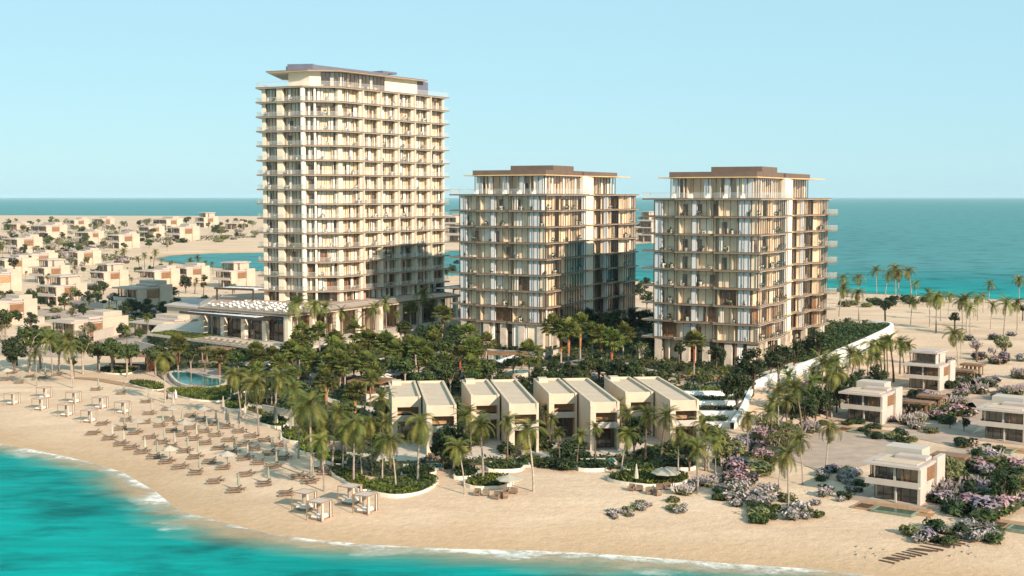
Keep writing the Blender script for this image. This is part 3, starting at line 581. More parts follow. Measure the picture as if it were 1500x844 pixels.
left_v = [(47, 414, 1.02, 'stepped white villa behind its near twin, glazed top storey', dict(upper=True)), (60, 446, 1.0, 'stepped white villa with glazed top storey, in front of its twin', dict(upper=True)),
 (133, 421, .98, 'stepped white villa with brown panel and dark slot beside the timber-panelled twins', dict(upper=True)), (-32, 428, 1.05, 'low white villa with a broad orange timber panel at the frame edge', dict(timber='timber_light')),
 (-26, 475, 1.0, 'low white villa with ribbed white wall at the frame edge, above the beach trees', dict()), (76, 495, 1.1, 'single-storey white villa with a long brown timber panel behind the beach trees', dict(single=True, D=15)),
 (205, 421, 1.05, 'flat-roofed villa with a brown panel on the shade line by the lagoon palms', dict()), (172, 455, 1.15, 'wide-eaved grey villa lying in the shade of the tall tower', dict()), (316, 421, 1.05, 'grey villa with a box top storey just behind the tall tower', dict(upper=True)),
 (196, 493, .9, 'low white house tucked between the single-storey villa and the restaurant', dict(single=True, W=13)), (8, 372, 1.5, 'pale far villa with a white end wall beyond the sand gap', dict()), (158, 364, 1.45, 'white far villa with brown front facing the lagoon tip', dict()),
 (98, 336, 1.6, 'tiny pale villa farthest off, near the far beach', dict()), (45, 349, 1.7, 'long low far villa among scrub, brown front', dict(W=14)), (246, 353, 1.7, 'far white villa with a blank end wall near the lagoon beach', dict()), (224, 337, 1.8, 'far grey villa with a thin chimney wall, among dune trees', dict(W=13)), (286, 333, 1.8, 'far boxy villa closest to the tall tower', dict(upper=True)),
 (648, 337, 2.2, 'far house with a brown roof seen between tower and middle block', dict(timber='timber')), (652, 355, 1.9, 'far low house at the lagoon edge seen between tower and middle block', dict(W=14)), (935, 330, 2.0, 'far white house peeping between the two balcony blocks, upper of two', dict(upper=True)), (930, 354, 1.8, 'far white house peeping between the two balcony blocks, lower of two', dict(upper=True))]
for px, py, sc, lab, k in left_v: vill(px, py, sc, lab, wm='villa_sand', **k)
for i, (px, py, sc) in enumerate(sorted(((5, 337, 1.6), (135, 329, 1.8), (330, 336, 1.6), (205, 347, 1.4), (110, 356, 1.3)))): vill(px, py, sc, 'low sandy far house behind the lagoon, %s from the left of its scatter' % ordw(i + 1), wm='villa_sand', W=rng.choice([10, 12, 14]), single=i % 2 == 0, rz=R(rng.uniform(-50, -20)))
for px, py, sc, l in ((30, 394, 1.15, 'sandy house behind the stepped villas, beside bare dune'), (100, 388, 1.1, 'sandy house among blossom trees above the dark-slot villa'), (250, 414, 1.0, 'sandy house among lagoon palms, next to the shaded villas'), (-10, 402, 1.1, 'sandy house clipped by the frame edge above the orange-panel villa')): vill(px, py, sc, l, wm='villa_sand', W=11, rz=R(rng.uniform(-50, -20)))
for i, (px, py, k) in enumerate(((1273, 731, .7), (1236, 616, .72), (1327, 569, .72), (1437, 643, .72))):
    x, y, z = GT(px, py); c, q = math.cos(VR), math.sin(VR); pl = [(x + (a * c - b * q) * k, y + (a * q + b * c) * k) for a, b in ((-4, -2.2), (11.5, -2.2), (15, 3), (15, 16), (-2.5, 16))]
    sheet('villa_terrace', pl, 'paving', .035, 4, 'grey-brown paving round a white villa')

# ------------------------------------------------------------ plants: one source of each kind, then copies
PROTO = {}
def proto(kind, name, parts, h, cat):
    o = bpy.data.objects.new(name, None); col.objects.link(o); o['category'] = cat
    for pn, mb, mats, sm in parts: mb.build(pn, mats, o, sm)
    note_kids(o); PROTO.setdefault(kind, []).append([o, h, False])
def coconut(r, h=8.0, nf=24, gold=.5, droop=1.0, fl=3.6):
    t = MB(); lean = r.uniform(-.15, .15); ly = r.uniform(-.1, .1)
    pts = [(lean * h * (k / 6) ** 1.7, ly * h * (k / 6) ** 1.7, h * k / 6) for k in range(7)]; pts[0] = (0, 0, -.6)
    t.tube(pts, [.21, .17, .14, .125, .115, .11, .12], 6); top = Vector(pts[-1]); c = MB()
    for i in range(nf):
        az = i * 2.399 + r.uniform(-.2, .2); e = R(r.uniform(58, 84) if i < nf * .25 else r.uniform(5, 55) if i < nf * .7 else r.uniform(-50, 0)); L = fl * r.uniform(.82, 1.1); d = Vector((math.cos(az), math.sin(az), 0)); side = Vector((-d.y, d.x, 0)); p = top.copy(); n = 14; mi = 1 if r.random() < gold else 0; tw = r.uniform(-.3, .3)
        pr = p.copy()
        for k in range(n):
            q = p + (d * math.cos(e) + Vector((0, 0, math.sin(e)))) * (L / n); e -= droop * R(r.uniform(5.5, 10.5)); u = (k + 1) / n
            wd = L * .22 * (math.sin(math.pi * min(1, u * .82 + .16)) ** .7); fw = (q - p).normalized(); up = side.cross(fw).normalized()
            for sg in (-1, 1):
                for o2 in (0, .5):
                    b0 = p.lerp(q, o2); b1 = p.lerp(q, o2 + .42); tip = b0 + side * sg * wd * .86 + fw * wd * .55 - Vector((0, 0, 1)) * wd * (.16 + .22 * r.random()) + up * tw * sg * wd
                    c.face([b0, b1, tip], mi)
            p = q
    return t, c
def fanpalm(r, h=7.0, skirt=True, nl=54, cr=2.35):
    t = MB(); hs_ = h - 1.2; t.tube([(0, 0, -.6), (0, 0, hs_ * .55), (r.uniform(-.1, .1), 0, h - .4)], [.2, .16, .17], 6)
    k_ = MB()
    if skirt: k_.tube([(0, 0, hs_ * r.uniform(.35, .5)), (0, 0, hs_ * .75), (0, 0, h - .3)], [.22, .3, .27], 8)
    c = MB(); top = Vector((0, 0, h - .1))
    for i in range(nl):
        az = i * 2.399 + r.uniform(-.2, .2); e = R(r.uniform(-38, 88)); d = Vector((math.cos(az) * math.cos(e), math.sin(az) * math.cos(e), math.sin(e))); L = cr * r.uniform(.55, .8); q = top + d * L
        s = d.cross(Vector((0, 0, 1))).normalized(); up = s.cross(d); a = q - top; rad = cr * r.uniform(.5, .66)
        c.face([top + s * .02, top - s * .02, q], 0)
        for j in range(9):
            g = R(-95 + 190 * j / 8); v = d * math.cos(g) + s * math.sin(g); ln = rad * (1 - .25 * abs(j - 4) / 4); tip = q + v * ln - Vector((0, 0, rad * .22)); w_ = (d * -math.sin(g) + s * math.cos(g)) * ln * .16; md = q + v * ln * .55 + up * .04
            c.face([q, md - w_, tip, md + w_], i % 5 < 2)
    return t, k_, c
def tree(r, h=6.0, cw=2.2, ch=.75, n=900, nb=16, lsz=.3, stems=1, tb=.3, gap=.75):
    t = MB(); c = MB(); cz = h - cw * ch
    for s in range(stems):
        a = s * 2.1 + r.uniform(0, 1); k = .0 if stems == 1 else .35
        base = (math.cos(a) * k * .4, math.sin(a) * k * .4, -.5); mid = (math.cos(a) * k + r.uniform(-.15, .15), math.sin(a) * k + r.uniform(-.15, .15), h * tb + .2); t.tube([base, mid, (mid[0] * 1.6, mid[1] * 1.6, cz)], [.2 / stems ** .5, .15 / stems ** .5, .09], 6)
        for j in range(5 if stems == 1 else 3):
            b = a + j * 1.3 + r.uniform(-.4, .4); t.tube([(mid[0], mid[1], h * tb + .2), (math.cos(b) * cw * .35, math.sin(b) * cw * .35, cz), (math.cos(b) * cw * .7, math.sin(b) * cw * .7, cz + cw * ch * r.uniform(-.1, .5))], [.09, .06, .025], 5)
    for k in range(nb):
        while 1:
            p = Vector((r.uniform(-1, 1), r.uniform(-1, 1), r.uniform(-.85, 1)))
            if .35 < p.length < 1: break
        q = (p.x * cw * .78, p.y * cw * .78, cz + p.z * cw * ch * .78); leaves(c, q, cw * r.uniform(.24, .42) * gap / .75, n // nb, r, 1, .8, lsz)
    return t, c
def bush(r, w=1.0, hh=.8, n=260, mats=2, fl=.4, spiky=False, lsz=.16):
    c = MB(); f = MB()
    for k in range(9):
        a = r.uniform(0, 6.28); d = r.uniform(0, .62) * w; leaves(c, (math.cos(a) * d, math.sin(a) * d, hh * r.uniform(.3, .55)), w * r.uniform(.3, .45), n // 9, r, 1, hh / w * .9, lsz)
        if fl: leaves(f, (math.cos(a) * d, math.sin(a) * d, hh * r.uniform(.5, .75)), w * r.uniform(.3, .42), int(n * fl) // 9, r, 1, hh / w, lsz * .9)
    if spiky:
        for k in range(46):
            a = r.uniform(0, 6.28); d = r.uniform(0, .9) * w; b = Vector((math.cos(a) * d, math.sin(a) * d, hh * .5)); tp = b + Vector((math.cos(a) * .25 * d, math.sin(a) * .25 * d, hh * r.uniform(.35, .7))); s = Vector((-math.sin(a), math.cos(a), 0)) * .07 * w
            f.face([b - s, tp - s * .4, tp + s * .4, b + s]); s2 = Vector((s.y, -s.x, 0)); f.face([b - s2, tp - s2 * .4, tp + s2 * .4, b + s2])
    return c, f
for v in range(6):
    r = random.Random(40 + v); t, c = coconut(r, 8.0, 22 + v, .3 + .07 * v, .68 + .11 * v); proto('coco', 'coconut_palm', [('trunk', t, 'trunk_grey', True), ('crown', c, ['frond', 'frond_gold'], False)], 9.0, 'palm')
for v in range(3):
    r = random.Random(60 + v); t, c = coconut(r, 6.5, 34, .2, .75, 2.3); proto('date', 'feather_palm', [('trunk', t, 'trunk_brown', True), ('crown', c, ['frond', 'frond_gold'], False)], 8.0, 'palm')
for v in range(3):
    r = random.Random(70 + v); t, k, c = fanpalm(r, 7.0, True); proto('fanr', 'fan_palm', [('trunk', t, 'trunk_grey', True), ('dead_leaf_skirt', k, 'trunk_red', True), ('crown', c, ['fan', 'fan_gold'], False)], 8.3, 'palm')
for v in range(2):
    r = random.Random(80 + v); t, k, c = fanpalm(r, 7.0, False, 54, 2.4); proto('fan', 'fan_palm', [('trunk', t, 'trunk_grey', True), ('crown', c, ['fan', 'fan_gold'], False)], 8.3, 'palm')
for v in range(3):
    r = random.Random(90 + v); t, c = tree(r, 6, 2.3, .95, 1300, 20, .26, 1, .12); proto('round', 'leafy_tree', [('trunk', t, 'trunk_brown', True), ('crown', c, 'leaf_dark', False)], 6, 'tree')
for v in range(3):
    r = random.Random(100 + v); t, c = tree(r, 6, 2.6, .55, 1000, 16, .3, 1, .35); proto('broad', 'broad_tree', [('trunk', t, 'trunk_grey', True), ('crown', c, 'leaf_mid', False)], 6, 'tree')
for v in range(3):
    r = random.Random(110 + v); t, c = tree(r, 4.5, 1.9, .75, 700, 16, .22, 3, .2, .7); proto('olive', 'olive_tree', [('trunk', t, 'trunk_grey', True), ('crown', c, 'leaf_olive', False)], 4.5, 'tree')
for v in range(2):
    r = random.Random(120 + v); t, c = tree(r, 4.5, 1.3, .8, 500, 12, .2, 1, .45); proto('small', 'lollipop_tree', [('trunk', t, 'trunk_brown', True), ('crown', c, 'leaf_dark', False)], 4.5, 'tree')
for v in range(2):
    r = random.Random(130 + v); t, c = tree(r, 4.2, 1.5, .75, 600, 12, .2, 1, .35); proto('pinkt', 'blossom_tree', [('trunk', t, 'trunk_brown', True), ('crown', c, ['bloom_pale'], False)], 4.2, 'tree')
r = random.Random(140); t, c = tree(r, 5, 2.0, .6, 420, 18, .22, 5, .3, .5); proto('multi', 'many_stemmed_tree', [('trunk', t, 'trunk_grey', True), ('crown', c, 'leaf_mid', False)], 5, 'tree')
for kind, name, lm, fm, fl, sp_ in (('pink', 'pink_bush', 'leaf_mid', 'bloom_pink', .55, False), ('lilac', 'lilac_bush', 'leaf_dark', 'bloom_lilac', .5, False), ('pale', 'pale_flower_bush', 'leaf_olive', 'bloom_pale', .45, True), ('silver', 'silver_bush', 'leaf_silver', 'bloom_pale', .25, False), ('green', 'green_bush', 'leaf_mid', None, 0, False), ('dark', 'dark_bush', 'leaf_dark', None, 0, False), ('oliveb', 'olive_bush', 'leaf_olive', None, 0, False)):
    for v in range(2):
        r = random.Random(hash(kind) % 1000 if False else len(kind) * 37 + ord(kind[0]) + v); c, f = bush(r, 1.0, .95, 420, fl=fl, spiky=sp_)
        proto(kind, name, [('foliage', c, lm, False)] + ([('blossom', f, fm, False)] if fl else []), 1.0, 'bush')
r = random.Random(150); c, f = bush(r, .36, .8, 90, fl=0, lsz=.16); pb = MB(); pb.tube([(0, 0, 0), (0, 0, .45)], [.17, .23], 8)
proto('pot', 'potted_plant', [('planter', pb, 'pot', False), ('foliage', c, 'leaf_mid', False)], 1.1, 'plant')
ZONE = {}
DESC = {'coco': 'arching coconut palm', 'date': 'upright feather palm', 'fanr': 'rusty-skirted fan palm', 'fan': 'bare-trunked fan palm', 'round': 'dark dense tree', 'broad': 'spreading green tree', 'olive': 'pale olive-green tree', 'small': 'small round-headed tree', 'pinkt': 'pale blossom tree', 'multi': 'many-stemmed open tree',
        'pink': 'bright pink bush', 'lilac': 'lilac flowering bush', 'pale': 'spiky pale flowering bush', 'silver': 'grey silvery bush', 'green': 'fresh green bush', 'dark': 'dark green bush', 'oliveb': 'dry olive bush'}
def plant(kind, x, y, z, h, zone=None, label=None, group=None, rz=None, wide=1.0):
    ps = PROTO[kind]; q = ps[rng.randrange(len(ps))]
    free = [p for p in ps if not p[2]]
    if free: q = free[0]; q[2] = True; o = q[0]
    else: o = copy_tree(q[0])
    s = h / q[1]; o.location = (x, y, z - .05); o.rotation_euler = (0, 0, rng.uniform(0, 6.28) if rz is None else rz); o.scale = (s * wide, s * wide, s)
    if label: o['label'] = label
    else: ZONE.setdefault((DESC[kind], zone), []).append((PX(x, y, z)[0], o))
    if group: o['group'] = group
    return o
ZG = {}
def by_base(kind, px, py, top, zone, wide=1.0):
    x, y, z = GT(px, py); dep = y * cp - (z - HC) * sp; plant(kind, x, y, z, (py - top) * dep / F, zone, group=zone_group(zone, kind), wide=wide)
def by_crown(kind, px, ptop, h, zone, z=None, wide=1.0):
    """top of the crown at pixel (px, ptop), plant h metres tall"""
    zz = 2.0 if z is None else z
    for _ in range(14):
        x, y = G(px, ptop, zz + h); zz = zz if z is not None else .5 * zz + .5 * H1(x, y)
    plant(kind, x, y, zz, h, zone, group=zone_group(zone, kind), wide=wide)
def zone_group(zone, kind): return ('palms ' if kind in ('coco', 'date', 'fan', 'fanr') else 'bushes ' if kind in ('pink', 'lilac', 'pale', 'silver', 'green', 'dark', 'oliveb') else 'trees ') + zone
K = {'c': 'coco', 'd': 'date', 'r': 'fanr', 'f': 'fan', 'R': 'round', 'b': 'broad', 'o': 'olive', 's': 'small', 'p': 'pinkt', 'm': 'multi'}
def lst(zone, txt):
    for it in txt.split():
        k, v = it[0], it[1:].split(','); v = [float(q) for q in v]; by_base(K[k], v[0], v[1], v[2], zone)
def lstc(zone, txt, z=None):
    for it in txt.split():
        k, v = it[0], it[1:].split(','); v = [float(q) for q in v]; by_crown(K[k], v[0], v[1], v[2], zone, z)
# base x, base y, crown top (photo pixels)
lst('on the open cabana beach', 'c77,553,488 c54,566,508 c108,569,500 c105,556,488 s25,536,498 b43,545,478 b60,540,478 R20,548,492 c242,590,515 b86,545,487')
lst('around the brown pavilion', 'b122,548,488 b146,546,500 b165,548,492 b186,552,500 b228,552,505 d186,512,474 d216,497,455 s108,552,520 R240,545,505 b205,508,480')
lst('around the teal lagoon pool', 'r261,549,496 r322,563,515 r375,549,505 r425,549,503 c379,639,552 c353,613,540 c402,622,542 c425,636,560 d300,545,505 b280,548,510 b345,545,508 r398,556,512 b405,600,545 c338,590,545')
lst('along the sand by the bottom cabanas', 'c456,700,580 c475,720,636 c518,710,612 c502,694,618 c458,694,618 c580,718,635 c612,710,606 c560,702,636 c545,690,610 c530,700,640 c487,690,592 c470,690,615 c681,724,645 c437,672,590 c577,690,640')
lst('in front of the cream townhouses', 'c708,707,612 c782,720,616 d743,683,600 d680,680,592 d690,660,588 d800,640,588 d820,684,622 d845,684,626 d872,677,612 c910,697,627 d913,650,580 d945,680,590 d968,680,590 c993,697,625 c1022,723,645 d1033,690,618 R665,695,610 R650,688,625 d563,660,566 d572,690,600 d805,660,600 d918,665,590 R930,668,608 R1050,675,620')
lstc('in the dense garden before the tower', 'r477,548,7 f468,478,7 r494,503,7 r518,508,7 r539,490,7.5 r565,492,7.5 r549,538,6 r520,565,6.5 f454,518,6.5 b591,505,6 f442,478,6.5 f490,500,7 r539,488,6 r565,495,7 f519,478,7 b609,490,6.5 b587,470,6 r613,502,7 r635,488,6 b593,523,6 b652,528,6 f652,522,6 b549,530,5.5 b478,548,5.5 b517,566,6 f454,522,6 r426,504,6.5 d565,590,5 b500,585,5.5 R440,560,6 b575,520,6 b530,522,6 f505,528,6.5 r480,525,6.5 b460,565,5.5 b432,575,6 b620,540,6 f578,505,6.5 r625,515,6.5 b640,525,6')
for i in range(20):
    q_ = rng.random(); by_crown('fan' if q_ < .5 else 'fanr' if q_ < .85 else 'broad', rng.uniform(400, 700), rng.uniform(482, 552), rng.uniform(5.5, 7.2), 'filling the palm garden centre')
for i in range(20): by_crown('fan' if rng.random() < .4 else 'broad', rng.uniform(345, 440), rng.uniform(505, 555), rng.uniform(5, 6.5), 'under the planted terrace')
for i in range(16): by_crown('round' if rng.random() < .5 else 'broad', rng.uniform(690, 960), rng.uniform(520, 545), rng.uniform(4.5, 6), 'screening behind the townhouses')
lstc('in the tower shade beside the podium', 'r648,452,8 b640,470,6 R618,475,6 R660,480,6 b675,470,6')
lstc('beneath the middle block', 'r688,482,7.5 r691,500,7.5 f712,494,6.5 b721,528,5 f809,468,8 r822,475,8 r833,474,8.5 r850,466,8.5 f868,480,7.5 r881,482,7.5 r896,488,8 f913,480,8 f775,508,8.5 R835,527,6 R878,512,6 R904,525,6 b803,540,5 m938,498,6 R857,448,8 R900,450,9 R930,448,8 R951,450,8 R875,452,8 b660,535,5.5 R762,545,5 R710,535,4.5 b700,520,5.5 b735,545,5 R790,535,5.5 b850,540,5 R955,480,6')
lstc('around the nearer block and its deck', 'r1017,492,7.5 s995,500,5 R1104,508,8 R1080,532,8.5 R1142,498,7 R1165,498,6 R1130,505,6 s996,530,4 R975,530,5 b960,540,4.5 R1050,500,5.5 R1185,490,5 R1200,478,7 b1030,545,4')
lst('below the white retaining wall', 'c1095,670,602 c1121,658,596 d1152,650,570 d1175,640,552 d1211,600,518 d1214,590,515 d1245,575,510 d1283,570,512 d1309,560,484 d1296,555,488 d1270,560,520 d1325,552,500 R1195,620,562 R1212,614,570 R1180,628,585 d1230,600,530 c1060,690,630 c1038,690,612 c1021,700,640 c1048,702,640 o1060,690,640 o1080,680,640 R1010,690,640 d1160,612,535 d1190,604,530 c1205,598,520 d1225,588,512 c1240,582,508 d1258,575,505 c1275,567,498 d1292,560,494 d1300,552,490 d1318,548,488 c1140,630,560 d1130,640,575 d1180,618,545 c1218,612,540 R1245,590,545 R1225,604,556 R1262,580,540 R1285,572,532 R1160,628,575 d1335,550,495')
lst('amid the villa flower beds', 'c1155,750,655 c1176,710,636 c1210,690,616 c1140,720,660 o1150,660,615 o1135,670,628 o1392,720,665 o1165,650,618 R1432,682,652 R1470,745,685 R1412,632,608 R1392,628,605 o1168,665,630 s1345,612,590 o1490,740,690')
lst('on the sand toward the open sea', 'c1230,445,402 c1256,442,402 c1284,430,392 c1297,434,398 c1312,432,388 c1316,440,394 c1335,434,392 c1342,442,412 c1448,448,412 c1493,442,404 c1229,464,416 c1258,470,424 s1297,473,438 c1334,476,436 c1362,479,428 c1371,487,428 c1378,470,430 c1389,462,428 s1398,488,456 c1410,484,434 c1416,486,432 c1421,490,446 c1451,482,442 c1470,497,438 c1490,484,438 s1242,488,464 s1268,489,467 p1431,530,494 o1470,524,488 c1404,540,482 s1498,470,445 c1432,470,432 c1440,458,430 p1455,530,505 c1408,525,488')
lst('among the white villas inland', 'd178,392,362 d170,386,366 d212,395,368 d225,392,364 d205,400,374 d237,395,378 d252,397,380 d278,405,376 d288,400,372 d302,404,380 d312,402,382 d326,402,385 d348,398,386 d357,388,376 R152,432,412 s145,440,420 R15,445,422 R45,448,420 s75,442,424 s116,448,424 o60,438,418 o105,446,418 R95,455,428 R130,446,425 b140,440,415 o185,415,398 R220,400,390 R185,470,440 R215,468,436 p160,448,428 p130,438,424 p262,436,425 R272,430,400 s298,432,412 R180,498,470 b10,500,450 o5,500,458 R45,486,455 o130,500,470 R75,455,440 p245,420,410 R258,458,432 R240,470,440 o140,480,455 s20,408,376 s33,384,374 R100,372,362 R60,368,358 o105,392,376 o88,388,372 p95,380,366 p105,374,362 R125,376,364 R140,382,366 o178,378,370 s221,385,375 R662,405,385 R670,402,380 R655,408,390 R945,430,405 R938,440,412 R948,452,425')
# far dune scrub and trees
far = []
def far_zone(n, x0, x1, y0, y1, hr, zone, kinds):
    k = 0
    while k < n:
        px, py = rng.uniform(x0, x1), rng.uniform(y0, y1); x, y, z = GT(px, py)
        if z < .9: continue
        h = rng.uniform(*hr); kd = kinds[rng.randrange(len(kinds))]; plant(kd, x, y, z, h, zone, group=zone_group(zone, kd)); k += 1
far_zone(46, 0, 372, 327, 338, (6, 11), 'on the far dunes', ['round', 'olive', 'broad', 'olive']); far_zone(40, 0, 330, 338, 352, (5, 9), 'behind the lagoon', ['round', 'olive', 'broad', 'pinkt', 'olive'])
far_zone(34, 0, 200, 352, 372, (4.5, 8), 'between far villas', ['olive', 'broad', 'olive', 'pinkt', 'round']); far_zone(14, 640, 690, 322, 352, (6, 10), 'seen between tower and middle block', ['round', 'olive']); far_zone(10, 920, 965, 325, 360, (6, 10), 'seen between the two blocks', ['round', 'olive'])
far_zone(24, 0, 250, 372, 410, (3.5, 6), 'around the inland villas', ['olive', 'pinkt', 'round', 'broad']); far_zone(20, 0, 280, 410, 470, (3, 5), 'by the inland driveways', ['olive', 'round', 'broad'])
far_zone(60, 0, 372, 375, 470, (3, 6.5), 'amid the inland houses', ['olive', 'round', 'broad', 'date', 'date', 'small', 'olive']); far_zone(45, 0, 260, 352, 376, (4, 8), 'on the flats before the far villas', ['olive', 'broad', 'round', 'date', 'olive']); far_zone(40, 0, 372, 325, 345, (5, 9), 'along the far shore', ['olive', 'round', 'olive'])
def bushes(zone, polypx, n, kinds, hr, avoid=()):
    pl = gtp(polypx); xs_ = [p[0] for p in pl]; ys_ = [p[1] for p in pl]; k = 0; t = 0; pts = []
    while k < n and t < n * 60:
        t += 1; x, y = rng.uniform(min(xs_), max(xs_)), rng.uniform(min(ys_), max(ys_))
        if not inpoly(x, y, pl) or any(inpoly(x, y, a) for a in avoid): continue
        h = rng.uniform(*hr)
        if any((x - a) ** 2 + (y - b) ** 2 < (.7 * h) ** 2 for a, b in pts): continue
        pts.append((x, y)); kd = kinds[rng.randrange(len(kinds))]; plant(kd, x, y, H1(x, y), h, zone, group=zone_group(zone, kd), wide=rng.uniform(1.0, 1.45)); k += 1
bushes('in the big violet bed below the wall', [(1030, 705), (1060, 690), (1085, 640), (1130, 632), (1150, 650), (1140, 690), (1100, 712), (1040, 715)], 34, ['pink', 'lilac', 'pale', 'dark', 'oliveb', 'silver', 'green', 'green', 'pink'], (1.2, 2.4))
bushes('round the lone palm clump', [(1092, 758), (1110, 740), (1150, 735), (1200, 740), (1212, 755), (1170, 768), (1110, 770)], 18, ['green', 'silver', 'dark', 'silver', 'oliveb'], (.9, 1.6))
bushes('on the silvery sand mound', [(1050, 735), (1060, 715), (1100, 712), (1135, 722), (1125, 738), (1075, 745)], 14, ['silver', 'silver', 'green', 'silver', 'lilac'], (.9, 1.7))
bushes('in the creeping sand strip', [(872, 762), (885, 752), (945, 738), (955, 742), (930, 756), (880, 764)], 16, ['silver', 'silver', 'oliveb'], (.5, .85))
bushes('near the thatched parasol', [(985, 722), (1040, 700), (1060, 705), (1055, 716), (1000, 730)], 12, ['silver', 'silver', 'pale'], (.8, 1.4)); bushes('in the small sand tuft', [(978, 748), (985, 735), (1000, 735), (1008, 745), (995, 752)], 5, ['silver', 'oliveb'], (.6, 1))
bushes('across the villa court edge', [(1200, 712), (1205, 692), (1262, 688), (1268, 720), (1230, 735), (1190, 728)], 20, ['silver', 'dark', 'lilac', 'silver', 'green'], (.7, 1.4))
bushes('between villas and driveway', [(1320, 640), (1345, 585), (1400, 575), (1440, 600), (1400, 622), (1350, 640)], 22, ['pale', 'lilac', 'pink', 'green', 'dark', 'green', 'oliveb'], (1.2, 2.4))
bushes('behind the villa by the frame', [(1405, 560), (1440, 548), (1500, 545), (1500, 585), (1450, 590), (1420, 580)], 16, ['lilac', 'pink', 'dark', 'pale'], (1.3, 2.3)); bushes('on the inland sand', [(1340, 535), (1400, 500), (1500, 490), (1500, 540), (1420, 555)], 12, ['pink', 'oliveb', 'silver', 'lilac'], (1.2, 2.2))
bushes('beside the nearest villa', [(1375, 735), (1390, 690), (1440, 672), (1500, 690), (1500, 745), (1440, 770), (1395, 770)], 30, ['dark', 'oliveb', 'pale', 'lilac', 'pink', 'green'], (1.3, 2.6))
bushes('along the plank walk', [(1322, 790), (1350, 778), (1400, 770), (1470, 775), (1455, 795), (1400, 798), (1345, 796)], 18, ['lilac', 'silver', 'oliveb', 'green', 'silver', 'dark'], (.9, 1.6))
bushes('under the retaining wall', [(1110, 640), (1150, 590), (1200, 560), (1240, 560), (1225, 600), (1150, 645)], 20, ['dark', 'green', 'pink', 'pale', 'lilac', 'dark'], (1.4, 2.6))
bushes('among the inland villas', [(0, 440), (90, 420), (240, 430), (260, 470), (120, 460), (0, 480)], 26, ['pink', 'lilac', 'dark', 'oliveb', 'green'], (1.4, 2.6)); bushes('before the far villas', [(0, 372), (120, 362), (200, 380), (180, 395), (60, 395)], 26, ['oliveb', 'pink', 'pale', 'dark'], (2, 4))
bushes('on the dunes beyond', [(0, 345), (380, 340), (380, 352), (200, 362), (0, 362)], 40, ['oliveb', 'oliveb', 'dark', 'pale'], (2.5, 5))
bushes('along the sea wall', [(1228, 448), (1290, 440), (1360, 440), (1360, 445), (1290, 450), (1230, 456)], 14, ['dark', 'oliveb', 'dark'], (2, 3.2))
bushes('along the inland lanes', [(0, 455), (260, 455), (270, 475), (230, 500), (100, 510), (0, 505)], 34, ['oliveb', 'pink', 'dark', 'green', 'lilac'], (1.3, 2.4))
bushes('in the gaps between townhouses', [(660, 690), (1020, 690), (1000, 660), (660, 655)], 26, ['dark', 'green', 'green', 'dark'], (1.2, 2.2))
bushes('round the paved villa court', [(1140, 700), (1150, 655), (1232, 616), (1262, 640), (1330, 652), (1345, 640), (1235, 606), (1120, 650), (1110, 690)], 22, ['green', 'dark', 'oliveb', 'pale', 'green'], (1.0, 1.9))
bushes('between the frame-edge villas', [(1395, 720), (1400, 660), (1430, 640), (1500, 715), (1500, 740), (1430, 735)], 16, ['green', 'dark', 'pale', 'oliveb'], (1.2, 2.2))
bushes('beside the three-tier villa', [(1290, 600), (1330, 575), (1410, 560), (1425, 572), (1350, 600), (1310, 625)], 14, ['green', 'dark', 'pale', 'pink'], (1.0, 2.0))
for px, D_, top, kd in ((435, 274, 434, 'coco'), (461, 280, 440, 'coco'), (478, 286, 438, 'date'), (500, 288, 452, 'coco'), (520, 292, 460, 'date'), (549, 298, 445, 'coco'), (565, 303, 438, 'coco'), (580, 308, 455, 'date'), (601, 312, 446, 'fan'), (612, 316, 424, 'coco'), (633, 322, 434, 'date')):
    plant(kd, (px - 750) / F * D_, D_, 6.3, HC - 6.3 - (top - HOR) * D_ / F, 'on the terrace under the tall tower', group='palms on the terrace under the tall tower')
for i_, (hx, hy) in enumerate(TH):
    a = R(7.2)
    for j_ in range(7):
        lx, ly = -6.1 + rng.uniform(-.7, .7), 7 + j_ * 3.0; x = hx + lx * math.cos(a) - ly * math.sin(a); y = hy + lx * math.sin(a) + ly * math.cos(a); kd = 'round' if j_ in (1, 4) else rng.choice(['green', 'dark', 'green'])
        plant(kd, x, y, H1(x, y), rng.uniform(4.2, 5.5) if kd == 'round' else rng.uniform(1.5, 2.6), 'in the planted gaps beside the townhouses', group=zone_group('in the planted gaps beside the townhouses', kd), wide=.8 if kd == 'round' else 1.1)

# ------------------------------------------------------------ garden floor, paths, pools, beds
def ribbon(pts, wd):
    L_ = []; R_ = []
    for i, p in enumerate(pts):
        a = pts[max(i - 1, 0)]; b = pts[min(i + 1, len(pts) - 1)]; d = Vector((b[0] - a[0], b[1] - a[1])).normalized(); L_.append((p[0] - d.y * wd / 2, p[1] + d.x * wd / 2)); R_.append((p[0] + d.y * wd / 2, p[1] - d.x * wd / 2))
    return L_ + R_[::-1]
def smooth(pts, k=5):
    out = []; n = len(pts)
    for i in range(n - 1):
        p0, p1, p2, p3 = (Vector(pts[max(i - 1, 0)]), Vector(pts[i]), Vector(pts[i + 1]), Vector(pts[min(i + 2, n - 1)]))
        for j in range(k):
            t = j / k; q = .5 * ((2 * p1) + (p2 - p0) * t + (2 * p0 - 5 * p1 + 4 * p2 - p3) * t * t + (3 * p1 - p0 - 3 * p2 + p3) * t ** 3); out.append((q.x, q.y))
    return out + [tuple(pts[-1])]
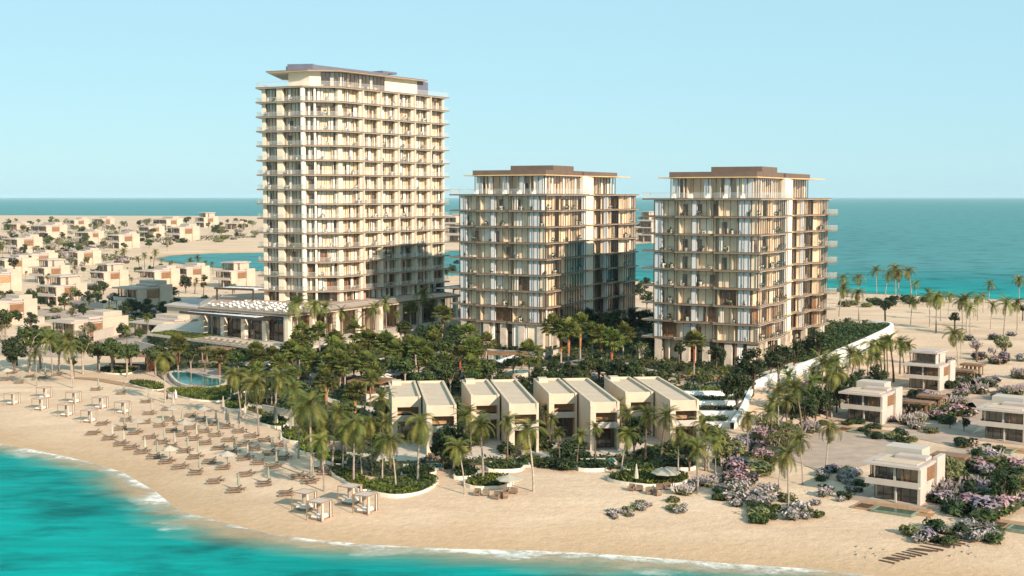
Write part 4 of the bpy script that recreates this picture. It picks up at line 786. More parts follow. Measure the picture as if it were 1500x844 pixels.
def smoothc(pts, k=4):
    n = len(pts); out = []
    for i in range(n):
        p0, p1, p2, p3 = (Vector(pts[i - 1]), Vector(pts[i]), Vector(pts[(i + 1) % n]), Vector(pts[(i + 2) % n]))
        for j in range(k):
            t = j / k; q = .5 * ((2 * p1) + (p2 - p0) * t + (2 * p0 - 5 * p1 + 4 * p2 - p3) * t * t + (3 * p1 - p0 - 3 * p2 + p3) * t ** 3); out.append((q.x, q.y))
    return out
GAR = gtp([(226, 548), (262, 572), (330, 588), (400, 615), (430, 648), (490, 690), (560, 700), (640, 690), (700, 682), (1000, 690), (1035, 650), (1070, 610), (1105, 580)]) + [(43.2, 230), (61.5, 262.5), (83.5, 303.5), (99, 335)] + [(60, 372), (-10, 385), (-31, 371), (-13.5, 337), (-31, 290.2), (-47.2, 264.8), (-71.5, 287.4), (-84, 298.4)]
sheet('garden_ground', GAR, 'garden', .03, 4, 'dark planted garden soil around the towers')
paths_px = [[(300, 585), (360, 592), (410, 607), (440, 640), (470, 660), (540, 668)], [(330, 578), (400, 570), (450, 575), (500, 592), (545, 600), (560, 620)], [(420, 545), (480, 552), (540, 548), (600, 545), (660, 548), (720, 556), (800, 560)], [(520, 530), (570, 525), (620, 520), (680, 512), (740, 514), (790, 518)], [(800, 540), (850, 528), (900, 530), (960, 545), (1010, 552)], [(1090, 558), (1130, 545), (1160, 535), (1190, 522)], [(640, 516), (690, 528), (730, 536), (780, 540), (830, 545)], [(440, 500), (500, 505), (560, 498), (620, 500)]]
NOGREEN = []
for q in paths_px:
    rb = ribbon(smooth(gtp(q)), 2.2); NOGREEN.append(rb); sheet('garden_path', rb, 'paving_light', .07, 3, 'pale paved path winding through the palm garden')
def flat_pool(pxp, name, label, m='pool_water', dz=.1):
    pl = smoothc(gtp(pxp)); NOGREEN.append(offset(pl, 1.2)); z = max(H1(*p) for p in pl) + dz
    o = thing(name, label, 'pool'); a = MB(); a.hexa(pl, z - 1.2, z, 0); a.build('pool_water', m, o)
    e = offset(pl, .5); e = e if abs(sum(p[0] * q[1] - q[0] * p[1] for p, q in zip(e, e[1:]))) > abs(sum(p[0] * q[1] - q[0] * p[1] for p, q in zip(pl, pl[1:]))) else offset(pl, -.5)
    a = MB()
    for i in range(len(pl)): j = (i + 1) % len(pl); a.hexa([pl[i], pl[j], e[j], e[i]], z - 1.2, z + .12)
    a.build('pool_rim', 'paving_light', o)
flat_pool([(259, 562), (275, 569), (310, 572), (330, 563), (318, 556), (296, 553), (280, 547), (252, 548)], 'lagoon_pool', 'large teal lagoon pool at the head of the cabana beach')
flat_pool([(362, 563), (400, 566), (425, 560), (430, 553), (400, 551), (375, 555)], 'lagoon_pool', 'teal pool half hidden behind palms, next to the lagoon pool')
flat_pool([(540, 588), (580, 582), (592, 572), (575, 566), (548, 577)], 'lagoon_pool', 'teal pool beside the timber bar roof, left of the first townhouse')
flat_pool([(713, 525), (742, 529), (752, 523), (724, 519)], 'garden_pool', 'small teal pool on the forecourt of the middle block')
flat_pool([(742, 551), (765, 555), (775, 546), (755, 542)], 'garden_pool', 'dark pool behind the second cream townhouse')
flat_pool([(850, 553), (868, 556), (872, 549), (855, 547)], 'garden_pool', 'small pool behind the third cream townhouse')
for pxp, nm in (([(690, 530), (755, 540), (790, 520), (730, 512), (690, 518)], 'forecourt'), ([(815, 545), (870, 552), (880, 538), (830, 532)], 'sun_terrace'), ([(440, 560), (475, 572), (520, 566), (500, 552), (450, 550)], 'sun_terrace'), ([(228, 545), (262, 574), (330, 580), (345, 566), (320, 540), (262, 540)], 'pool_terrace'), ([(512, 560), (560, 566), (560, 552), (525, 548)], 'sun_terrace'), ([(930, 470), (960, 480), (960, 452), (935, 450)], 'forecourt')):
    pl = gtp(pxp); NOGREEN.append(pl); sheet(nm, pl, 'paving', .05, 4, 'pinkish paved court in the palm garden')
tp = [(-19, 179), (30, 185), (31.5, 216), (-19, 210)]; sheet('townhouse_court', tp, 'paving_light', .08, 4, 'pale paving round the cream townhouses'); NOGREEN.append(tp)
scrub_px = [[(0, 352), (60, 348), (140, 352), (120, 358), (30, 360)], [(60, 366), (150, 372), (210, 382), (150, 384), (70, 374)], [(190, 352), (330, 345), (370, 348), (300, 353), (220, 356)], [(0, 336), (120, 340), (250, 338), (240, 342), (60, 344)], [(0, 432), (60, 436), (140, 444), (120, 450), (0, 442)], [(100, 470), (220, 466), (240, 474), (130, 480)]]
# leafy ground cover: nobody could count it
def cover(name, poly, n, mats, mixw, size, zf, avoid, label, kind='stuff', parent=None, r=None, up=.25):
    m = MB(); r = r or random.Random(9); X = [p[0] for p in poly]; Y = [p[1] for p in poly]; pts = []
    while len(pts) < n:
        x, y = r.uniform(min(X), max(X)), r.uniform(min(Y), max(Y))
        if inpoly(x, y, poly) and not any(inpoly(x, y, a) for a in avoid): pts.append((x, y))
        else: n -= .02
    if not pts: return
    A = np.array(pts); Z = zf(A[:, 0], A[:, 1]); ph = np.sin(A[:, 0] * .35 + np.cos(A[:, 1] * .22) * 2) + np.cos(A[:, 1] * .31)
    for (x, y), z, q in zip(pts, Z, ph):
        mi = mixw[min(len(mixw) - 1, max(0, int((q + 2) / 4 * len(mixw) + r.uniform(-.7, .7))))]
        for _ in range(3):
            nrm = Vector((r.uniform(-.8, .8), r.uniform(-.8, .8), r.uniform(.25, 1))).normalized(); a = nrm.orthogonal().normalized(); a.rotate(Matrix.Rotation(r.uniform(0, 6.28), 3, nrm)); b = nrm.cross(a); s = size * r.uniform(.6, 1.3)
            p = Vector((x + r.uniform(-.3, .3), y + r.uniform(-.3, .3), z + r.uniform(.05, up + .15))); m.face([p - a * s, p - b * s * .55, p + a * s, p + b * s * .55], mi)
    o = m.build(name, mats, parent)
    return tag(o, label, kind=kind)
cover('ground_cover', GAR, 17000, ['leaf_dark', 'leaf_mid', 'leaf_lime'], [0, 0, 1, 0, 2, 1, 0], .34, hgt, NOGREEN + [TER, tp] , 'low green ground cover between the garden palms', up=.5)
for i_, q in enumerate(scrub_px): pl_ = gtp(q); cover('dune_scrub', pl_, 900, ['leaf_olive', 'leaf_mid', 'leaf_dark', 'bloom_pink'], (0, 0, 1, 2, 0, 1), .55, hgt, (), 'low olive dune scrub spread over the flat sand inland', r=random.Random(70 + i_), up=.8)
def bed(pxp, label, curb=.45, up=.35, mixw=(0, 1, 2, 1), z=None, dens=14, mats=('leaf_dark', 'leaf_mid', 'leaf_lime'), cm='cream_bright'):
    pl = smoothc([G(*p, z) for p in pxp] if z else gtp(pxp)); zz = z or min(H1(*p) for p in pl)
    o = thing('planting_bed', label, 'planting bed'); a = MB(); a.hexa(pl, zz - .6, zz + curb - .06); a.build('soil', 'garden', o)
    e = offset(pl, .28); A1 = abs(sum(p[0] * q[1] - q[0] * p[1] for p, q in zip(pl, pl[1:] + pl[:1]))) / 2; A2 = abs(sum(p[0] * q[1] - q[0] * p[1] for p, q in zip(e, e[1:] + e[:1]))) / 2
    if A2 < A1: e = offset(pl, -.28)
    a = MB()
    for i in range(len(pl)): j = (i + 1) % len(pl); a.hexa([pl[i], pl[j], e[j], e[i]], zz - .6, zz + curb)
    a.build('curb', cm, o); c = cover('foliage', pl, int(A1 * dens), list(mats), mixw, .24, lambda x, y: np.full(x.shape, zz + curb - .05), (), None, None, o, up=up); return o
bed([(543, 722), (580, 729), (618, 722), (639, 707), (622, 699), (590, 704), (556, 707), (541, 713)], 'long curved planting bed with white curb behind the bottom cabanas')
bed([(487, 688), (512, 694), (540, 709), (541, 718), (527, 721), (508, 708), (490, 698)], 'slim planting bed touching the bottom cabanas, under three palms')
bed([(683, 712), (705, 717), (738, 715), (750, 707), (735, 702), (705, 702)], 'kidney-shaped planting bed on the sand before the second townhouse')
bed([(893, 704), (920, 711), (960, 714), (998, 711), (1004, 700), (960, 696), (915, 697)], 'wide planting bed on the sand by the thatched parasol')
bed([(592, 700), (630, 697), (634, 690), (600, 689)], 'small dark bed below the first plunge pool', mixw=(0, 1)); bed([(718, 691), (758, 691), (762, 684), (722, 684)], 'narrow bed edging the second plunge pool', mixw=(0, 1)); bed([(850, 690), (884, 690), (890, 683), (853, 682)], 'narrow bed edging the third plunge pool', mixw=(0, 1))
bed([(920, 692), (962, 692), (966, 685), (922, 684)], 'dark bed between third and fourth plunge pools', mixw=(0, 1)); bed([(978, 688), (1012, 689), (1015, 682), (980, 681)], 'narrow bed edging the fourth plunge pool', mixw=(0, 1)); bed([(668, 702), (694, 700), (697, 692), (672, 692)], 'yellow-green bed on the path between first and second plunge pools')
bed([(247, 574), (280, 586), (330, 588), (345, 577), (420, 566), (425, 558), (372, 560), (322, 570), (280, 572)], 'long bright bed between the lagoon pool and the loungers', curb=.3, mixw=(1, 2, 1, 2)); bed([(190, 563), (225, 572), (240, 570), (232, 564), (205, 560)], 'bright low bed by the pavilion boardwalk', curb=.25, mixw=(1, 2))
bed([(330, 600), (355, 602), (362, 592), (340, 590)], 'round dark bed by the closed beach parasols'); bed([(382, 622), (410, 628), (420, 620), (395, 612)], 'dark bed under two leaning palms beside the loungers'); bed([(415, 645), (440, 650), (448, 640), (425, 632)], 'dark bed halfway along the lounger rows'); bed([(437, 662), (462, 668), (472, 655), (448, 650)], 'dark bed between palms near the tan wall'); bed([(478, 678), (500, 684), (506, 672), (486, 668)], 'dark bed next to the pink garden wall')
bed([(145, 545), (180, 549), (200, 543), (170, 538)], 'low bed in front of the brown pavilion', curb=.3)
tl = cover('lawn', [(-84, 299), (-71.5, 288.5), (-68, 294), (-80, 304)], 1500, ['leaf_mid', 'leaf_lime'], (0, 1, 1), .25, lambda x, y: np.full(x.shape, 6.32), (), 'bright green lawn on top of the planted terrace wall', up=.1)
# retaining wall and terraces at the platform's right edge
WL = smooth([(35.0, 204.5), (38.5, 214), (43.5, 229), (52, 245), (62, 262), (84, 303), (98, 333), (95, 341)], 4)
rw = thing('retaining_wall', 'tall white curving retaining wall holding up the palm garden', 'wall', (0, 0, 0)); m = MB()
for a, b in zip(WL, WL[1:]):
    f = Fr(a, b)
    def top(y): return 2.1 if y < 206 else min(5.3, 2.1 + (y - 204.5) / 24.5 * 3.2)
    n = len(m.v); q = [f.p(0, .35), f.p(f.L, .35), f.p(f.L, -.35), f.p(0, -.35)]; tz = [top(a[1]), top(b[1]), top(b[1]), top(a[1])]
    m.v += [(p[0], p[1], -.5) for p in q] + [(p[0], p[1], t) for p, t in zip(q, tz)]
    for fc in ((n + 4, n + 5, n + 6, n + 7), (n, n + 1, n + 5, n + 4), (n + 2, n + 3, n + 7, n + 6)): m.f.append(fc); m.m.append(0)
m.build('wall_face', 'fabric_white', rw)
for k in range(4):
    y0 = 206 + k * 5.6; zt = 1.9 + k * .8; o = thing('garden_step', 'white planted terrace step, %s up from the lowest beside the retaining wall' % ('lowest' if k == 0 else ordw(k)), 'terrace step') if k else thing('garden_step', 'lowest white planted terrace step, beside the foot of the retaining wall', 'terrace step')
    x1 = np.interp(y0, [204.5, 214, 229], [35, 38.5, 43.5]) - .4; m = MB(); m.box(27.5, x1, y0, y0 + 5.3, -.3, zt); m.build('step_wall', 'fabric_white', o)
    cover('hedge', [(27.6, y0 + .9), (x1 - .6, y0 + .9), (x1 - .2, y0 + 3.2), (27.6, y0 + 3.2)], 420, ['leaf_dark', 'leaf_mid', 'leaf_lime'], (0, 1, 0, 2), .22, lambda x, y, z=zt: np.full(x.shape, z), (), None, None, o, up=.4)
cover('shrubbery', [(56, 258), (62, 263), (83.5, 303.5), (97, 333), (84, 330), (70, 300)], 2600, ['leaf_dark', 'leaf_mid'], (0, 0, 1, 0), .36, hgt, (), 'dense green shrubbery filling the slope above the retaining wall', up=.9)
# timber deck at the nearer block
x, y, z = G(1035, 556, 4.2) + (4.2,); o = thing('timber_deck', 'raised orange timber deck under the nearer apartment block', 'deck', (x, y, 0), R(-27)); m = MB(); m.box(-4.6, 5.4, -1.8, 5, 4.35, 4.6); m.box(-4.6, 5.4, -1.95, -1.8, 3.5, 4.75); m.build('deck_board', 'timber_light', o)
for u in (-4.4, 0, 5): m = MB(); m.box(u, u + .25, -1.6, -1.3, 1.5, 4.35); m.build('post', 'wood_post', o)
# ------------------------------------------------------------ pavilion and bar roofs
def pavilion(px, py, w_, d_, rz, label, name='beach_pavilion', wall=True, h=3.2, rm='timber'):
    x, y, z = GT(px, py); o = thing(name, label, 'pavilion', (x, y, z), R(rz)); m = MB(); m.box(-w_ / 2, w_ / 2, -d_ / 2, d_ / 2, h, h + .28); m.build('roof', rm, o)
    m = MB(); m.box(-w_ / 2 - .02, w_ / 2 + .02, -d_ / 2 - .02, -d_ / 2 + .1, h - .1, h + .3); m.build('roof_beam', 'timber', o)
    for i in range(5):
        for j in (0, 1): u = -w_ / 2 + .5 + (w_ - 1.2) * i / 4; v = (-d_ / 2 + .4) if j == 0 else d_ / 2 - .6; m = MB(); m.box(u, u + .22, v, v + .22, -.3, h - .001); m.build('post', 'wood_post', o)
    if wall: m = MB(); m.box(w_ * .18, w_ * .3, -d_ * .3, d_ * .3, 0, h - .05); m.build('bar_wall', 'orange_wall', o)
    m = MB(); m.box(-w_ * .4, w_ * .15, -.4, .4, 0, 1.1); m.build('counter', 'room_dark', o); m = MB(); m.box(-w_ / 2, w_ / 2, -d_ / 2, d_ / 2, -.4, .08); m.build('floor_deck', 'paving', o)
pavilion(203, 541, 17, 7, -14, 'brown flat-roofed beach pavilion with an orange wall and open posts'); pavilion(545, 583, 7, 6, -20, 'brown bar roof on posts beside the teal pool, near the first townhouse', 'pool_bar', False); pavilion(318, 529, 7, 4, -35, 'small brown canopy in front of the planted terrace wall', 'garden_canopy', False, 2.6); pavilion(740, 536, 9, 4, -10, 'low brown canopy between palms before the middle block', 'garden_canopy', False, 2.4)
bw = smooth(gtp([(108, 554), (140, 556), (180, 563), (225, 570), (262, 577)])); sheet('boardwalk', ribbon(bw, 2.4), 'timber_light', .09, 3, 'curving boardwalk before the brown pavilion')
def simple_wall(pxa, pxb, h, label, mm='white', th=.3):
    a = GT(*pxa); b = GT(*pxb); f = Fr(a[:2], b[:2]); m = MB(); m.fb(f, 0, f.L, -th / 2, th / 2, min(a[2], b[2]) - .5, max(a[2], b[2]) + h - .08); o = thing('garden_wall', label, 'wall'); m.build('wall_face', mm, o); m = MB(); m.fb(f, -.05, f.L + .05, -th / 2 - .05, th / 2 + .05, max(a[2], b[2]) + h - .079, max(a[2], b[2]) + h); m.build('coping', 'white', o)
for a, b, h, l, mm in (((138, 500), (178, 490), 2.6, 'white boundary wall behind the pavilion trees', 'white'), ((198, 512), (250, 522), 1.6, 'white wall behind the brown pavilion', 'white'), ((480, 666), (507, 668), 2, 'pink garden wall between palms at the end of the loungers', 'pinkwall'), ((690, 566), (728, 556), 2.2, 'white garden wall just behind the second townhouse', 'white'), ((430, 541), (448, 546), 2.4, 'pale pink wall at the end of the planted terrace', 'pinkwall'), ((640, 523), (690, 531), 1, 'low tan wall in front of the middle block', 'stone'), ((785, 530), (822, 520), 1.4, 'white ramp wall near the foot of the middle block', 'white'), ((30, 480), (65, 474), 2, 'white wall in front of the frame-edge villa', 'white'), ((200, 476), (232, 482), 2, 'long white wall beside the low white house', 'white'), ((96, 446), (150, 452), 1.8, 'white driveway wall below the stepped villas', 'white'), ((385, 603), (430, 612), 1.2, 'tan low wall between the lounger palms', 'stone')): simple_wall(a, b, h, l, mm)
# ------------------------------------------------------------ villa courts, decks, planks
for pxp, mm, nm, lb in (([(1150, 652), (1232, 622), (1332, 648), (1268, 682), (1212, 697), (1165, 676)], 'paving', 'villa_court', 'tan paved court before the villa by the retaining wall'), ([(1372, 668), (1398, 655), (1500, 675), (1500, 705), (1440, 700), (1385, 700)], 'paving', 'villa_court', 'tan paved court behind the nearest villa'), ([(1290, 612), (1330, 640), (1400, 655), (1445, 615), (1425, 590), (1380, 590), (1330, 588)], 'paving', 'driveway', 'brown driveway between the white villas'), ([(1400, 590), (1440, 605), (1500, 575), (1500, 560), (1450, 575)], 'paving', 'driveway', 'brown driveway rising to the frame edge'),
  ([(60, 452), (150, 456), (260, 462), (270, 470), (140, 470), (50, 462)], 'paving', 'driveway', 'brown lane between the inland villas'), ([(120, 478), (230, 480), (240, 500), (140, 505)], 'paving', 'driveway', 'brown lane behind the pavilion'), ([(0, 505), (110, 510), (120, 525), (0, 520)], 'paving', 'driveway', 'brown lane behind the beach trees')): sheet(nm, gtp(pxp), mm, .05, 4, lb)
def pool_deck(px, py, rz, sc, label):
    x, y, z = GT(px, py); o = thing('pool_deck', label, 'pool deck', (x, y, z), rz, sc); m = MB(); m.box(-6, 6, 2.2, 4.6, -.5, .3); m.box(-6, -2.6, -1, 2.2, -.5, .3); m.build('deck_board', 'timber_light', o)
    m = MB(); m.box(-2.4, 4.6, -1.6, -1.3, -.5, .45); m.box(-2.4, -2.1, -1.3, 2.19, -.5, .45); m.box(4.3, 4.6, -1.3, 2.19, -.5, .45); m.build('basin_wall', 'pool_tile', o); m = MB(); m.box(-2.09, 4.29, -1.29, 2.18, -.45, .3); m.build('pool_water', 'pool_pale', o)
    for k in range(4): m = MB(); m.box(-5.4 + k * .05, -3.0, -.7 + k * .75, -.3 + k * .75, .301, .42); m.build('step', 'plank', o)
    for k in range(3): m = MB(); m.box(4.8, 7.2, .4 + k * .9, .95 + k * .9, -.4, .16); m.build('side_step', 'timber_light', o)
pool_deck(1300, 750, VR, .7, 'timber pool deck in front of the villa nearest the sea'); pool_deck(1262, 634, VR, .72, 'timber pool deck in front of the villa by the retaining wall'); pool_deck(1450, 660, VR, .72, 'timber pool deck in front of the frame-edge villa'); pool_deck(1345, 585, VR, .6, 'small pool deck below the three-tier villa'); pool_deck(1500, 778, VR, .7, 'timber deck corner at the frame edge beyond the flower bushes')
for px, py, l in ((1345, 607, 'brown timber carport behind the villa by the retaining wall'), (1365, 598, 'brown timber carport roof beside the driveway bushes'), (1412, 558, 'brown carport roof beside the three-tier villa'), (1425, 549, 'higher brown carport roof behind the three-tier villa'), (1392, 690, 'brown carport roof behind the nearest villa')): pavilion(px, py, 4.6, 3.0, -36, l, 'timber_carport', False, 2.0, 'timber')
for i in range(15):
    px = 1298 + i * 7.4 + rng.uniform(-1.5, 1.5); py = 823 - i * 2.25 + rng.uniform(-1, 1); x, y, z = GT(px, py); o = box(-.85 - .05 * i, .85 + .05 * i, -.13, .13, -.05, .1).build('walkway_plank', 'plank'); o.location = (x, y, z); o.rotation_euler = (0, 0, R(-35 + rng.uniform(-9, 9)))
    tag(o, 'weathered dark plank lying on the sand, %s from the sea end of the plank walk' % ordw(i + 1), 'plank', 'planks laid on the sand')
for i in range(22):
    px = rng.choice([rng.uniform(1250, 1335), rng.uniform(1390, 1440)]); py = 808 + rng.uniform(-9, 9); x, y, z = GT(px, py); m = MB(); s = rng.uniform(.1, .28); leaves(m, (0, 0, s * .3), s, 1, rng); m = MB(); m.tube([(0, 0, -.1), (s * .2, 0, s * .35), (s * .3, 0, s * .6)], [s, s * .8, s * .25], 6); o = m.build('beach_stone', 'rock'); o.location = (x, y, z)
    tag(o, 'small dark stone scattered on the sand near the plank walk', 'stone', 'stones scattered by the plank walk')
# ------------------------------------------------------------ beach furniture
SEA_DIR = math.atan2(-.22, -.97)        # loungers point at the water
def make_lounger():
    o = thing('sun_lounger', None, 'sun lounger', group='sun loungers on the beach'); m = MB(); m.box(-1, 1, -.36, .36, .22, .3)
    for a in (-.9, .82):
        for b in (-.34, .26): m.box(a, a + .08, b, b + .08, 0, .22)
    m.build('frame', 'wood_post', o); m = MB(); m.box(-.3, .98, -.33, .33, .301, .4); n = len(m.v); q = [(-.3, -.33, .301), (-.3, .33, .301), (-.95, .33, .72), (-.95, -.33, .72)]; m.v += q + [(p[0] + .05, p[1], p[2] + .1) for p in q]
    for fc in ((0, 1, 2, 3), (7, 6, 5, 4), (0, 4, 5, 1), (1, 5, 6, 2), (2, 6, 7, 3), (3, 7, 4, 0)): m.f.append(tuple(n + i for i in fc)); m.m.append(0)
    m.build('cushion', 'fabric_taupe', o); m = MB(); m.tube([(-.82, -.28, .78), (-.82, .28, .78)], .09, 8); m.build('pillow', 'fabric_taupe', o, True); note_kids(o); return o
def make_parasol(open_, mm, name='beach_parasol', r_=1.15, hh=2.4, drop=.45):
    o = thing(name, None, 'parasol'); m = MB(); m.tube([(0, 0, -.2), (0, 0, hh)], .03, 6); m.build('pole', 'frame', o); m = MB()
    m.tube([(0, 0, -.02), (0, 0, .06)], .26, 10); m.build('base', 'stone', o); m = MB()
    if open_:
        for k in range(8):
            a, b = k * math.pi / 4, (k + 1) * math.pi / 4; A = (math.cos(a) * r_, math.sin(a) * r_, hh - drop); B = (math.cos(b) * r_, math.sin(b) * r_, hh - drop); m.face([A, B, (0, 0, hh + .05)]); m.face([A, (A[0], A[1], A[2] - .12), (B[0], B[1], B[2] - .12), B])
    else: m.tube([(0, 0, hh * .35), (0, 0, hh * .5), (0, 0, hh)], [.22, .2, .04], 8)
    m.build('canopy', mm, o); note_kids(o); return o
def make_table():
    o = thing('side_table', None, 'side table', group='side tables between loungers'); m = MB(); m.tube([(0, 0, .38), (0, 0, .44)], .28, 10); m.build('table_top', 'wood_post', o); m = MB(); m.tube([(0, 0, 0), (0, 0, .38)], .05, 6); m.build('leg', 'wood_post', o); note_kids(o); return o
LP, TP = make_lounger(), make_table(); PC = make_parasol(False, 'canvas_pale'); PG = make_parasol(False, 'canvas_green'); POp = make_parasol(True, 'canvas_pale')
used = set()
def inst(o):
    if o.name in used: return copy_tree(o)
    used.add(o.name); return o
def Q(ox, oy, s, txt): return [(ox + float(a.split(',')[0]) / s, oy + float(a.split(',')[1]) / s) for a in txt.split()]
rows = [('row nearest the water', Q(120, 560, 4.69, '75,355 185,390 265,430 335,455 410,485 495,518 580,552 670,588 785,628 910,688 1050,750')),
 ('second row from the water', Q(120, 560, 4.69, '140,290 270,322 362,352 465,384 545,418 615,448 705,478 775,520 880,550 975,592 1125,640 1255,705')),
 ('middle row of loungers', Q(120, 560, 4.69, '305,264 435,280 535,303 615,338 685,366 765,394 850,422 940,458 1025,488 1115,528 1215,558 1310,585')),
 ('second row from the garden', Q(120, 560, 4.69, '460,220 585,190 600,262 668,288 750,318 835,343 915,370 1005,402 1110,434 1185,464 1290,494 1380,528')),
 ('row nearest the garden', Q(120, 560, 4.69, '745,234 820,266 900,293 985,313 1075,344 1160,378 1255,404 1345,438')),
 ('scattered row above the cabanas', Q(120, 560, 4.69, '95,54 270,80 440,138')), ('palm-shaded row by the frame edge', Q(0, 480, 6.03, '45,465 100,405 170,490 265,435 380,448 500,422')),
 ('last row by the bottom cabanas', Q(400, 620, 5, '95,522 180,398 265,432 380,370 345,345 570,345'))]
k_ = 0
for rn, pts in rows:
    for i, (px, py) in enumerate(pts):
        x, y, z = GT(px, py); a = SEA_DIR + rng.uniform(-.12, .12); ca, sa = math.cos(a), math.sin(a)
        for sgn, wd in ((-1, 'shoreward'), (1, 'landward')):
            u = sgn * .8; o = inst(LP); o.location = (x - sa * u, y + ca * u, z); o.rotation_euler = (0, 0, a + rng.uniform(-.06, .06)); o.scale = (.92, .95, .75)
            o['label'] = 'taupe lounger, %s of the %s pair in the %s' % ('lower' if sgn > 0 else 'upper', ordw(i + 1), rn)
        if rng.random() < .75: o = inst(TP); o.location = (x - ca * 1.25, y - sa * 1.25, z); o['label'] = 'small wooden table at the head of the %s pair, %s' % (ordw(i + 1), rn)
        q = rng.random(); k_ += 1
        if q < .72:
            src, ds = ((PC, 'closed pale parasol') if q < .2 else (PG, 'closed greenish parasol') if q < .6 else (POp, 'open pale parasol')); o = inst(src); o.location = (x - ca * .5, y - sa * .5, z); o.rotation_euler = (0, 0, rng.uniform(0, 3)); o['label'] = '%s over the %s pair in the %s' % (ds, ordw(i + 1), rn); o['group'] = 'beach parasols'
for i, (px, py) in enumerate(((327, 605), (359, 618), (332, 625), (350, 630), (405, 629), (429, 633), (254, 600))):
    o = inst(PC) if False else copy_tree(PC); x, y, z = GT(px, py); o.location = (x, y, z); o.scale = (1.3, 1.3, 1.25); o['label'] = 'tall closed white parasol on the shaded sand, %s along the garden beds' % ordw(i + 1); o['group'] = 'tall parasols by the beds'
def make_cabana():
    o = thing('beach_cabana', None, 'cabana', group='timber cabanas on the beach'); w_ = 1.35; m = MB()
    for a in (-w_, w_ - .1):
        for b in (-w_, w_ - .1): m.box(a, a + .1, b, b + .1, -.3, 2.6)
    m.box(-w_, w_, -w_ - .01, -w_ + .08, 2.601, 2.72); m.box(-w_, w_, w_ - .08, w_ + .01, 2.601, 2.72); m.box(-w_ - .01, -w_ + .08, -w_ + .081, w_ - .081, 2.602, 2.721); m.box(w_ - .08, w_ + .01, -w_ + .081, w_ - .081, 2.602, 2.721); m.build('frame', 'wood_post', o)
    m = MB()
    for k in range(8):
        a, b = -w_ + .09 + k * .315, -w_ + .09 + (k + 1) * .315; za = 2.66 + .04 * (k % 2); zb = 2.66 + .04 * ((k + 1) % 2); m.face([(a, -w_ + .09, za), (b, -w_ + .09, zb), (b, w_ - .09, zb), (a, w_ - .09, za)])
    m.build('roof_cloth', 'canvas', o)
    for x0, y0, dx, dy, n in ((w_ - .06, -w_ + .2, 0, 1, 4), (w_ - .06, w_ - .5, 0, 1, 3), (-w_ + .15, w_ - .06, 1, 0, 4), (w_ - .55, w_ - .06, 1, 0, 3)):
        m = MB()
        for k in range(n): a = k * .12; b = a + .12; j = .05 * (k % 2); j2 = .05 * ((k + 1) % 2); p = (x0 + dx * a - dy * j, y0 + dy * a - dx * j); q = (x0 + dx * b - dy * j2, y0 + dy * b - dx * j2); m.face([(*p, .05), (*q, .05), (*q, 2.6), (*p, 2.6)])
        m.build('curtain', 'sheer', o)
    m = MB(); m.box(-.95, 1.05, -.85, .85, .02, .3); m.build('daybed_base', 'wood_post', o); m = MB(); m.box(-.9, 1.0, -.8, .8, .301, .52); m.build('mattress', 'fabric_white', o)
    for b in (-.6, .05): m = MB(); m.box(.55, .95, b, b + .55, .521, .8); m.build('pillow', 'fabric_white', o)
    note_kids(o); return o
CB = make_cabana()
cab = [(65, 583, 'in the back row, beside the twin coconut palms'), (18, 592, 'cut nearest the frame edge'), (59, 600, 'in the front row next to the frame-edge one'), (108, 590, 'in the back row below the double-trunked palm'), (97, 609, 'in the middle of the front row'), (147, 598, 'in the back row next to the last one'), (131, 618, 'in the front row, nearest the lounger rows'), (180, 605, 'with orange base at the end of the back row'),
       (446, 746, 'behind the one standing nearest the water'), (468, 760, 'standing nearest the water of the bottom four'), (513, 737, 'behind its twin beside the curved planting bed'), (535, 750, 'standing by itself nearest the open sand, bottom four')]
for i, (px, py, l) in enumerate(cab):
    o = inst(CB); x, y, z = GT(px, py); o.location = (x, y, z); o.rotation_euler = (0, 0, R(-20 if i < 8 else -28)); s = .74 if i < 8 else .82; o.scale = (s, s, s); o['label'] = 'timber cabana with white daybed, %s' % l
# armchairs on the sand
def make_chair():
    o = thing('beach_armchair', None, 'armchair', group='armchairs on the sand'); m = MB(); m.box(-.4, .4, -.4, .4, .12, .38); m.build('seat', 'fabric_taupe', o); m = MB(); m.box(-.4, .4, .28, .42, .381, .85); m.build('backrest', 'fabric_taupe', o)
    for a in (-.42, .32): m = MB(); m.box(a, a + .1, -.38, .27, .381, .6); m.build('armrest', 'wood_post', o)
    m = MB()
    for a in (-.36, .28):
        for b in (-.36, .28): m.box(a, a + .08, b, b + .08, -.1, .12)
    m.build('frame', 'wood_post', o); note_kids(o); return o
CH = make_chair()
for i, (px, py, l) in enumerate(((699, 726, 'second townhouse bed'), (712, 726, 'second townhouse bed'), (727, 731, 'second townhouse bed'), (738, 730, 'second townhouse bed'), (741, 724, 'second townhouse bed'), (753, 723, 'second townhouse bed'), (925, 719, 'thatched parasol'), (937, 719, 'thatched parasol'), (951, 724, 'thatched parasol'), (966, 717, 'thatched parasol'), (978, 717, 'thatched parasol'), (963, 726, 'thatched parasol'), (629, 674, 'first townhouse door'), (638, 674, 'first townhouse door'), (752, 668, 'second townhouse door'), (760, 668, 'second townhouse door'))):
    o = inst(CH); x, y, z = GT(px, py); o.location = (x, y, z + (.1 if i > 11 else 0)); o.rotation_euler = (0, 0, rng.uniform(-.5, .5) + (2.6 if i % 2 else 0)); o['label'] = 'taupe armchair near the %s, %s of its cluster counting seaward-left first' % (l, ordw(i % 6 + 1))
pu = make_parasol(True, 'canvas_pale', 'thatched_parasol', 1.9, 2.4, .6); x, y, z = GT(975, 712); pu.location = (x, y, z); pu['label'] = 'wide thatched parasol by the armchairs at the long sand bed'
